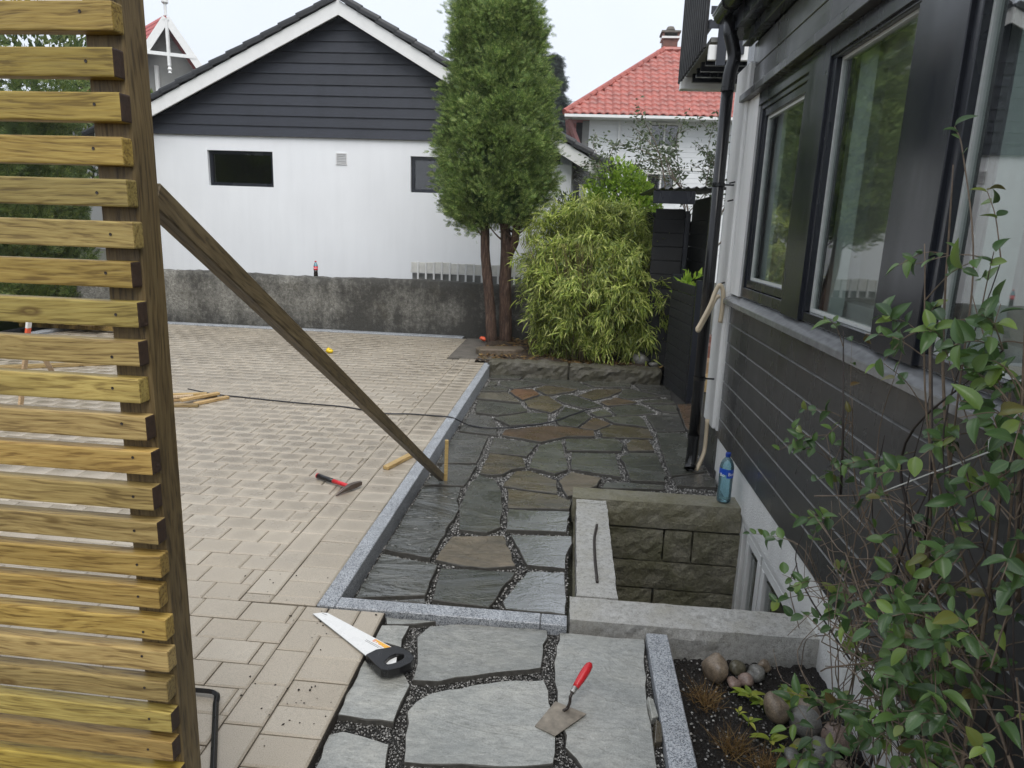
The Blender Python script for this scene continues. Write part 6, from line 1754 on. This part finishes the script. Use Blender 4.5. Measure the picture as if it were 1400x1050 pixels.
P = P + N * (0.09 * lump(P, 4.0) + nr.normal(0, 0.05, len(P)))[:, None]
ax_ = unit(N * nr.uniform(0.5, 1.0, (len(P), 1)) + np.array([0, 0, -0.5]) + nr.normal(0, 0.3, P.shape))
k_ = 40
idx = np.repeat(np.arange(len(P)), k_); n = len(idx)
t_ = nr.uniform(0, 1, n); Lt = nr.uniform(0.14, 0.34, len(P))[idx]
Q = P[idx] + ax_[idx] * ((t_ - 0.35) * Lt)[:, None] + np.array([0, 0, 0.05]) * (np.sin(t_ * 3.1))[:, None] + nr.normal(0, 0.032, (n, 3))
Dk = unit(ax_[idx] * 0.55 + nr.normal(0, 0.5, (n, 3)) + np.array([0, 0, -0.45]))
Nk = unit(N[idx] + nr.normal(0, 0.4, (n, 3)) + np.array([0, 0, 0.6]))
V, F = place(Q, Dk, Nk, nr.uniform(0.09, 0.185, n), BL)
allV = [V]; allF = [F]; off = len(V)
P3, N3 = on_ellipsoids(3600, EL_, 0.45, 0.86, 0.15)
V, F = place(P3, unit(N3 + nr.normal(0, 0.8, P3.shape) - np.array([0, 0, 0.4])), N3 + nr.normal(0, 0.5, P3.shape), nr.uniform(0.11, 0.19, len(P3)), BL)
allV.append(V); allF.append(F + off)
arr_mesh('foliage', np.vstack(allV), np.vstack(allF), M['bamboo'], bb)
cm = MB()
for k in range(120):
    a_ = rng.uniform(0, 6.28); r0 = rng.uniform(0, 1) ** 0.5
    x0, y0 = 0.30 + 0.62 * r0 * math.cos(a_), 9.10 + 0.42 * r0 * math.sin(a_)
    cm.tube(bez([(x0, y0, 0.0), (x0 + 0.05 * math.cos(a_), y0 + 0.05 * math.sin(a_), 0.5), (x0 + 0.25 * math.cos(a_), y0 + 0.25 * math.sin(a_), 1.1), (x0 + 0.5 * r0 * math.cos(a_), y0 + 0.42 * r0 * math.sin(a_), 1.5)], 3), [0.006 - 0.0004 * q for q in range(10)], 5)
o = cm.build('culms', M['culm'], bb); o['kind'] = 'stuff'

# ---------------------------------------------------------------- generic leafy bushes
def bush(name, label, cat, els, n, mat, size, templ=LEAF, up=0.3, rmin=0.6, stems=6, base=None, zmin=-0.1, group=None, lumpf=5.0, core=True, stemmat='twig_dark'):
    c0 = base or (els[0][0][0], els[0][0][1], 0.0)
    t = thing(name, label, cat, c0, group)
    P, N = on_ellipsoids(n, els, rmin, 1.05, zmin)
    P = P + N * (0.10 * lump(P, lumpf) * np.array(els[0][1]).mean())[:, None]
    D = unit(N * 0.7 + np.array([0, 0, up]) + nr.normal(0, 0.5, P.shape))
    V, F = place(P, D, unit(N + np.array([0, 0, 0.5]) + nr.normal(0, 0.5, P.shape)), nr.uniform(size * 0.7, size * 1.3, len(P)), templ)
    arr_mesh('crown', V, F, mat, t)
    sm = MB()
    for k in range(stems):
        c, r = els[k % len(els)]
        e_ = Vector(c) + Vector((rng.gauss(0, r[0] * 0.35), rng.gauss(0, r[1] * 0.35), rng.uniform(0, r[2] * 0.6)))
        b_ = Vector(c0) + Vector((rng.gauss(0, 0.06), rng.gauss(0, 0.06), 0))
        sm.tube(bez([b_, b_.lerp(e_, 0.5) + Vector((rng.gauss(0, 0.05), rng.gauss(0, 0.05), 0.05)), e_], 4), [0.022 - 0.002 * q for q in range(9)], 6)
    sm.build('trunk', M[stemmat], t)
    return t
bush('leafy_shrub', 'bright lime green leafy shrub between the thuja and red-roofed house', 'shrub',
     [((0.64, 11.15, 1.92), (0.46, 0.40, 0.78)), ((0.94, 11.2, 1.7), (0.38, 0.40, 0.70)), ((0.38, 11.1, 1.55), (0.36, 0.36, 0.62))], 7000, M['bright'], 0.10, zmin=0.6, base=(0.65, 11.15, -0.19))
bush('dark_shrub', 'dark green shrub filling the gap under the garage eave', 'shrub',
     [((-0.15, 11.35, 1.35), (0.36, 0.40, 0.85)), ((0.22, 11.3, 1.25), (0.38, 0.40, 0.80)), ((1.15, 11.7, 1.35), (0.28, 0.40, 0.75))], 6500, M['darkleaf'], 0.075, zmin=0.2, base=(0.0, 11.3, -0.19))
# far conifer
fc = thing('far_conifer', 'dark conifer showing misty between the thuja and red roof', 'tree', (-1.9, 46, -0.2))
n = 5200
h_ = nr.uniform(0.1, 1, n); r_ = (1 - h_) ** 0.8 * 2.6 * (0.7 + 0.3 * np.sin(h_ * 60)); t_ = nr.uniform(0, 6.28, n); rr_ = r_ * nr.uniform(0.5, 1.05, n)
P = np.column_stack([-1.9 + np.cos(t_) * rr_, 46 + np.sin(t_) * rr_, 1 + h_ * 11.2])
D = np.column_stack([np.cos(t_), np.sin(t_), -0.25 + nr.normal(0, 0.25, n)])
V, F = place(P, D, np.tile([0, 0, 1.0], (n, 1)) + nr.normal(0, 0.4, (n, 3)), nr.uniform(0.45, 0.8, n), SPRAY)
arr_mesh('crown', V, F, M['farfir'], fc)
MB().tube([(-1.9, 46, -0.2), (-1.9, 46, 12)], [0.25, 0.04], 8).build('trunk', M['twig_dark'], fc)

# ---------------------------------------------------------------- hedge and trees on the far left, behind the slats
hg = thing('thuja_hedge', 'tall dense green thuja hedge along the far side of the yard', 'hedge', (-8.6, 7.5, -0.2))
n = 24000
side = nr.uniform(0, 1, n)
x_ = np.where(side < 0.66, -8.02, nr.uniform(-9.4, -8.0, n)); y_ = nr.uniform(-1.0, 11.3, n); topz = 3.35 + 0.35 * np.sin(y_ * 1.7) + 0.2 * np.sin(y_ * 5.1)
z_ = np.where(side < 0.66, nr.uniform(0.05, 1, n) * topz, topz)
P = np.column_stack([x_, y_, z_]); lm = lump(P, 2.2) * 0.5 + lump(P, 6) * 0.4
P[:, 0] += np.where(side < 0.66, 0.20 * lm - np.abs(nr.normal(0, 0.08, n)) - 0.25 * (z_ / 3.4) ** 2, 0)
P[:, 2] += np.where(side < 0.66, 0, 0.15 * lm)
D = unit(np.column_stack([np.full(n, 0.5), np.zeros(n), np.full(n, 0.7)]) + nr.normal(0, 0.4, (n, 3)))
V, F = place(P, D, unit(np.array([1.0, 0, 0.3]) + nr.normal(0, 0.5, (n, 3))), nr.uniform(0.13, 0.24, n), SPRAY)
arr_mesh('crown', V, F, M['hedge'], hg)
MB().box(-9.3, -8.28, -1.0, 11.2, -0.1, 3.2).build('inner_growth', M['hedge'], hg, bevel=0.15)
for k in range(9): MB().tube([(-8.6, -0.5 + k * 1.4, -0.2), (-8.6 + rng.gauss(0, 0.1), -0.5 + k * 1.4, 2.6)], [0.07, 0.03], 7).build('trunk', M['bark_red'], hg)
bush('garden_tree', 'leafy green tree rising above the hedge behind the slats', 'tree',
     [((-13.5, 16.5, 4.8), (2.2, 2.0, 1.7)), ((-12.0, 17.0, 3.6), (1.8, 1.8, 1.5))], 5200, M['hedge'], 0.22, base=(-13, 16.7, -0.2), zmin=1.0, lumpf=1.5)

# ---------------------------------------------------------------- thin leafy saplings before the red-roofed house
def sapling(name, label, base, segs_, leaves, lsize, mat, seed):
    q = random.Random(seed)
    t = thing(name, label, 'tree', base)
    sm = MB(); LP = []; LD = []
    def grow(p, d, L, r, lev):
        e_ = p + d * L
        mid = p + d * L * 0.5 + Vector((q.gauss(0, L * 0.06), q.gauss(0, L * 0.06), 0))
        sm.tube([p, mid, e_], [r, r * 0.85, r * 0.7], 5)
        if lev >= 2 and e_.z > 1.6:
            for _ in range(leaves):
                LP.append(p.lerp(e_, q.uniform(0.1, 1.05)) + Vector((q.gauss(0, 0.05), q.gauss(0, 0.05), q.gauss(0, 0.05)))); LD.append(Vector((q.gauss(0, 1), q.gauss(0, 1), q.gauss(-0.1, 0.6))).normalized())
        if lev < 4:
            for _ in range(2 if lev else segs_):
                nd = (d + Vector((q.gauss(0, 0.6), q.gauss(0, 0.4), q.gauss(-0.12, 0.3)))).normalized()
                grow(e_, nd, L * q.uniform(0.55, 0.8), r * 0.62, lev + 1)
    b_ = Vector(base)
    grow(b_, Vector((0.03, 0, 1)).normalized(), 1.5, 0.030, 0)
    grow(b_ + Vector((0.10, 0.05, 0)), Vector((0.10, 0.05, 1)).normalized(), 1.45, 0.026, 0)
    sm.build('trunk', M['twig'], t)
    P = np.array([tuple(v) for v in LP]); D = np.array([tuple(v) for v in LD])
    V, F = place(P, D, nr.normal(size=P.shape) + np.array([0, 0, 0.7]), nr.uniform(lsize * 0.7, lsize * 1.3, len(P)), LEAF)
    arr_mesh('crown', V, F, mat, t)
sapling('sapling', 'thin twiggy sapling with sparse grey-green leaves before the white house', (1.22, 12.3, -0.2), 3, 20, 0.085, M['dull'], 3)
sapling('sapling', 'leafier sapling beside the grey wing behind the lean-to roof', (1.85, 11.6, -0.2), 3, 20, 0.08, M['dull'], 8)
# small plant behind the screen
bush('leafy_plant', 'lime green broad-leaved plant growing beyond the black screen', 'plant', [((1.36, 8.15, 1.05), (0.14, 0.14, 0.20))], 90, M['bright'], 0.12, base=(1.38, 8.15, -0.15), zmin=0.7, rmin=0.3, stems=3)

# ---------------------------------------------------------------- weeds and tufts in the soil bed
def leaf_data(L, W, fold, droop, nseg=6):
    v = []; f = []; uv = []
    for i in range(nseg + 1):
        t_ = i / nseg
        w = W * (math.sin(math.pi * min(t_ * 0.94 + 0.03, 1) ** 0.85) ** 0.8) if 0 < i < nseg else 0.0006
        yy = L * t_; zc = -droop * L * t_ * t_
        v += [(-w, yy, zc + fold * w), (-w * 0.5, yy, zc + fold * w * 0.35), (0, yy, zc), (w * 0.5, yy, zc + fold * w * 0.35), (w, yy, zc + fold * w)]
        uv += [(0.0, t_), (0.25, t_), (0.5, t_), (0.75, t_), (1.0, t_)]
    for i in range(nseg):
        for k in range(4): f.append((i * 5 + k, i * 5 + k + 1, i * 5 + 6 + k, i * 5 + 5 + k))
    return v, f, uv
def leaf_mesh(name, L, W, fold, droop, mat):
    v, f, uv = leaf_data(L, W, fold, droop)
    me = bpy.data.meshes.new(name); me.from_pydata(v, [], f); me.materials.append(mat)
    l = me.uv_layers.new(name='UVMap')
    for lp in me.loops: l.data[lp.index].uv = uv[lp.vertex_index]
    me.polygons.foreach_set('use_smooth', [True] * len(f))
    return me
wl = [leaf_mesh('leaf', 0.045, 0.011, 0.3, 0.35, M['weed']), leaf_mesh('leaf', 0.032, 0.010, 0.25, 0.2, M['weed']), leaf_mesh('leaf', 0.055, 0.010, 0.4, 0.5, M['weed'])]
def orient(o, d, up):
    d = Vector(d).normalized(); s_ = d.cross(Vector(up))
    if s_.length < 1e-3: s_ = d.cross(Vector((1, 0, 0)))
    s_.normalize(); u = s_.cross(d)
    return Matrix((s_, d, u)).transposed().to_4x4()
def weed(x, y, n, sc, label, z0=-0.125):
    t = thing('weed', label, 'weed', (x, y, z0), 'weeds in the soil bed')
    MB().tube([(x, y, z0 - 0.01), (x, y, z0 + 0.02 * sc)], 0.002, 5).build('stem', M['weed'], t)
    for k in range(n):
        a_ = k * 2.4 + rng.uniform(-0.3, 0.3); el = rng.uniform(0.15, 0.9)
        o = bpy.data.objects.new('leaf', rng.choice(wl))
        mm = orient(o, (math.cos(a_), math.sin(a_), el), (0, 0, 1)) @ Matrix.Scale(sc * rng.uniform(0.7, 1.25), 4)
        mm.translation = Vector((x + math.cos(a_) * 0.004, y + math.sin(a_) * 0.004, z0 + 0.015 * sc * (k / n)))
        o.matrix_world = mm; COL.objects.link(o); o.parent = t; o.matrix_parent_inverse = Matrix.Translation(-Vector(t.location))
weed(0.785, 2.455, 11, 1.25, 'light green rosette weed in front of the reddish stone')
weed(0.83, 2.42, 8, 0.9, 'pale yellow-green weed beside the light green rosette')
weed(0.90, 2.44, 14, 1.2, 'straggly yellow weed behind the olive-tan stone')
weed(0.96, 2.47, 12, 1.2, 'yellow-green weed spreading under the coping end')
weed(1.00, 2.53, 9, 1.1, 'yellowish weed close to the white base wall')
weed(0.745, 2.31, 4, 0.8, 'tiny two-leaved seedling in bare soil between the grass tufts')
weed(0.72, 2.36, 4, 0.6, 'tiny seedling with round leaves in bare soil')
weed(0.80, 2.22, 5, 1.1, 'small bright green weed by the lower grass tuft')
weed(0.845, 2.16, 6, 1.0, 'bright green weed just under the large grey stone')
def tuft(x, y, n, L, label):
    P = np.column_stack([nr.normal(x, 0.025, n), nr.normal(y, 0.025, n), np.full(n, -0.135)])
    D = nr.normal(0, 0.75, (n, 3)); D[:, 2] = np.abs(D[:, 2]) * 0.8 + 0.35
    T = np.array([((-0.012, 0, 0), (0.012, 0, 0), (0.009, 0.5, 0.05)), ((-0.012, 0, 0), (0.009, 0.5, 0.05), (-0.009, 0.5, 0.05)), ((-0.009, 0.5, 0.05), (0.009, 0.5, 0.05), (0, 1, -0.12))])
    V, F = place(P, D, nr.normal(size=(n, 3)) + np.array([0, 0, 1]), nr.uniform(L * 0.5, L, n), T)
    tag(arr_mesh('grass_tuft', V, F, M['drygrass']), label, 'grass', 'dry grass tufts')
tuft(0.60, 2.42, 170, 0.11, 'brown dry grass tuft in the soil beside the granite kerb')
tuft(0.66, 2.17, 190, 0.11, 'brown dry grass tuft below the two tiny seedlings')
tuft(0.76, 2.09, 170, 0.10, 'wispy brown grass tuft near the bright green weeds')

# ---------------------------------------------------------------- honeysuckle-like climber against the house
vn_ = thing('climbing_shrub', 'tangled leafy climber with glossy oval leaves against the black boards', 'climber', (0.98, 1.9, -0.14))
vl_ = [leaf_mesh('leaf', 0.047, 0.0125, 0.45, 0.25, M['vine']), leaf_mesh('leaf', 0.041, 0.0135, 0.35, 0.15, M['vine']), leaf_mesh('leaf', 0.054, 0.0135, 0.6, 0.45, M['vine']), leaf_mesh('leaf', 0.034, 0.0100, 0.3, 0.1, M['vine'])]
CL = [((2.28, 1.15), 14), ((2.42, 0.98), 12), ((1.98, 1.11), 12), ((1.84, 1.09), 12), ((1.74, 1.03), 12), ((1.53, 1.19), 20), ((1.50, 1.44), 20), ((1.62, 1.55), 14), ((1.68, 1.65), 9), ((1.84, 1.84), 4),
      ((1.75, 0.69), 22), ((1.43, 0.88), 24), ((1.40, 1.12), 22), ((1.29, 0.86), 24), ((1.58, 0.66), 24), ((1.82, 0.36), 26), ((2.16, 0.46), 16), ((2.09, 0.60), 14), ((1.48, 0.65), 24), ((1.33, 0.66), 20), ((1.71, 0.30), 26),
      ((2.38, 0.65), 5), ((1.85, 1.45), 5), ((1.91, 1.39), 5), ((2.43, 1.35), 4), ((2.58, 0.50), 4), ((1.44, 1.32), 18), ((1.47, 1.52), 14), ((1.56, 1.62), 10), ((1.38, 1.42), 14), ((1.75, 1.28), 6), ((1.66, 1.40), 8), ((1.55, 0.45), 20), ((1.95, 0.20), 18), ((1.40, 0.40), 16), ((1.62, 0.85), 14), ((2.25, 0.80), 8), ((2.10, 0.05), 14), ((1.36, 1.25), 12), ((1.95, 0.02), 14)]
leaves = []
stm = []
bases = [(1.02, 1.95), (1.03, 1.72), (0.98, 2.12), (1.02, 1.55), (1.0, 1.85)]
for i, ((cy, cz), nl) in enumerate(CL):
    cx = 0.90 + rng.gauss(0, 0.04)
    b_ = min(bases, key=lambda q: abs(q[1] - cy) + rng.uniform(0, 0.5))
    p0 = Vector((b_[0] + rng.gauss(0, 0.02), b_[1] + rng.gauss(0, 0.03), -0.15)); p3 = Vector((cx, cy, cz))
    H_ = cz + 0.15
    p1 = p0.lerp(p3, 0.35) + Vector((0.05 + rng.gauss(0, 0.02), rng.gauss(0, 0.16), 0.10 * H_)); p2 = p0.lerp(p3, 0.72) + Vector((rng.gauss(0, 0.04), rng.gauss(0, 0.13), 0.05))
    pth = bez([p0, p1, p2, p3], 7)
    r0 = rng.uniform(0.0025, 0.0055)
    if i % 3: pth_s = pth
    else: pth_s = pth[len(pth) // 2:]
    MB().tube(pth_s, [r0 * (1 - 0.75 * k / len(pth_s)) for k in range(len(pth_s))], 6).build('stem', M['twig' if rng.random() < 0.6 else 'twig_dark'], vn_, smooth=True)
    # leafy tip shoots
    nl = int(nl * (1.8 if cy < 1.7 or cz < 0.5 else 1.3)); ns = max(1, nl // 5)
    for s_ in range(ns):
        d = Vector((rng.gauss(-0.35, 0.45), rng.gauss(0.05, 0.6), rng.gauss(0.25, 0.55))).normalized()
        L = rng.uniform(0.10, 0.20)
        a = pth[-1 - rng.randrange(0, 5)]
        sp_ = bez([a, a + d * L * 0.5 + Vector((0, 0, 0.01)), a + d * L + Vector((0, 0, -0.015))], 4)
        for q in sp_: q.x = min(q.x, 1.09)
        stm.append((sp_, 0.0016))
        m_ = max(2, int(nl / ns))
        q0 = d.cross(Vector((rng.gauss(0, 1), rng.gauss(0, 1), rng.gauss(0, 1)))).normalized()
        for k in range(m_):
            node = k // 2
            t_ = 0.2 + 0.8 * (node + 1) / max(1, (m_ + 1) // 2)
            p = sp_[min(int(round(t_ * (len(sp_) - 1))), len(sp_) - 1)]
            perp = (q0 if node % 2 else d.cross(q0)) * (1 if k % 2 else -1)
            ld = (d * 0.45 + perp * 0.8 + Vector((-0.1, 0, -0.05))).normalized()
            leaves.append((p + Vector((rng.gauss(0, 0.004), rng.gauss(0, 0.004), rng.gauss(0, 0.004))), ld, Vector((-0.55, -0.35, 0.8)) + Vector((rng.gauss(0, 0.4), rng.gauss(0, 0.4), rng.gauss(0, 0.3))), rng.uniform(0.7, 1.2)))
tm = MB()
for q, r0 in stm: tm.tube(q, [r0 * (1 - 0.5 * k / len(q)) for k in range(len(q))], 5)
# dead tangle in the middle
for k in range(200):
    c = Vector((rng.uniform(0.86, 1.07), rng.gauss(1.82, 0.25), rng.gauss(0.52, 0.26)))
    if c.z < -0.05: continue
    d = Vector((rng.gauss(-0.1, 0.5), rng.gauss(0, 0.9), rng.gauss(0.1, 0.8))).normalized() * rng.uniform(0.08, 0.24)
    w_ = Vector((rng.gauss(0, 0.03), rng.gauss(0, 0.04), rng.gauss(0, 0.04)))
    q = bez([c - d, c + w_, c + d], 4)
    for v_ in q: v_.x = min(max(v_.x, 0.80), 1.105)
    tm.tube(q, [rng.uniform(0.001, 0.0024)] * len(q), 4)
o = tm.build('twigs', M['twig'], vn_); o['kind'] = 'stuff'
# long single shoots
for pts_, r0 in (([(0.99, 1.72, 0.75), (0.93, 1.68, 1.25), (0.92, 1.70, 1.60), (0.905, 1.80, 1.86), (0.90, 1.85, 1.93)], 0.003),
                 ([(0.98, 2.15, 0.3), (0.95, 2.22, 0.75), (0.93, 2.28, 1.10), (0.92, 2.32, 1.33)], 0.0010),
                 ([(0.97, 2.3, 0.35), (0.93, 2.5, 0.50), (0.88, 2.75, 0.44), (0.86, 2.98, 0.34)], 0.0018),
                 ([(1.0, 1.5, 0.9), (0.93, 1.46, 1.35), (0.90, 1.42, 1.62), (0.90, 1.38, 1.78)], 0.003),
                 ([(0.99, 1.75, 0.6), (0.97, 1.80, 1.0), (0.96, 1.92, 1.42), (0.965, 1.93, 1.50)], 0.006),
                 ([(1.0, 1.5, 0.2), (0.95, 1.47, 0.9), (0.93, 1.5, 1.35)], 0.0055)):
    q = bez(pts_, 6)
    MB().tube(q, [r0 * (1 - 0.6 * k / len(q)) for k in range(len(q))], 6).build('stem', M['twig'], vn_, smooth=True)
    for k in range(4):
        p = q[-1 - k * 2]
        leaves.append((p, Vector((rng.gauss(-0.3, 0.6), rng.gauss(0, 0.6), rng.gauss(0.4, 0.4))).normalized(), Vector((-0.5, -0.4, 0.7)), rng.uniform(0.6, 0.9)))
rng.shuffle(leaves)
leaves.sort(key=lambda l: (l[0] - EYE).length / l[3])
V = []; F = []; UVs = []
for i, (p, d, u_, sc) in enumerate(leaves):
    p = Vector((min(p.x, 1.085), p.y, p.z))
    if d.x > 0.25 and p.x > 1.03: d = Vector((-d.x, d.y, d.z))
    mm = orient(None, d, u_) @ Matrix.Scale(sc, 4); mm.translation = p
    me = vl_[i % 4]
    if i < 298:
        o = bpy.data.objects.new('leaf', me); o.matrix_world = mm; COL.objects.link(o)
        o.parent = vn_; o.matrix_parent_inverse = Matrix.Translation(-Vector(vn_.location))
    else:
        b_ = len(V)
        V += [tuple(mm @ q.co) for q in me.vertices]; F += [tuple(j + b_ for j in pl.vertices) for pl in me.polygons]
        UVs += [tuple(me.uv_layers[0].data[li].uv) for pl in me.polygons for li in pl.loop_indices]
if V:
    o = arr_mesh('small_leaves', V, F, M['vine'], vn_, smooth=True); o['kind'] = 'stuff'
    l = o.data.uv_layers.new(name='UVMap'); l.data.foreach_set('uv', np.array(UVs, dtype=np.float32).ravel())
o = MB().tube([(0.90, 1.95, 0.94), (0.895, 1.70, 1.09), (0.90, 1.481, 1.223), (0.905, 1.497, 1.245), (0.90, 1.40, 1.338), (0.89, 1.2, 1.52)], 0.0018, 6).build('cord', M['cord'])
tag(o, 'thin white cord stretched through the climber leaves', 'cord')

# ---------------------------------------------------------------- rain-hazed air
hz = MB().box(-160, 160, -160, 160, -2.6, 16.0).build('haze', M['dull'])
hm_ = bpy.data.materials.new('rain_haze'); hm_.use_nodes = True
ht = hm_.node_tree
for q in list(ht.nodes):
    if q.type != 'OUTPUT_MATERIAL': ht.nodes.remove(q)
pv = ht.nodes.new('ShaderNodeVolumePrincipled')
pv.inputs['Color'].default_value = (0.93, 0.96, 1.0, 1)
pv.inputs['Density'].default_value = 0.0010
ht.links.new(pv.outputs[0], [q for q in ht.nodes if q.type == 'OUTPUT_MATERIAL'][0].inputs['Volume'])
hz.data.materials.clear(); hz.data.materials.append(hm_)
hz['kind'] = 'stuff'
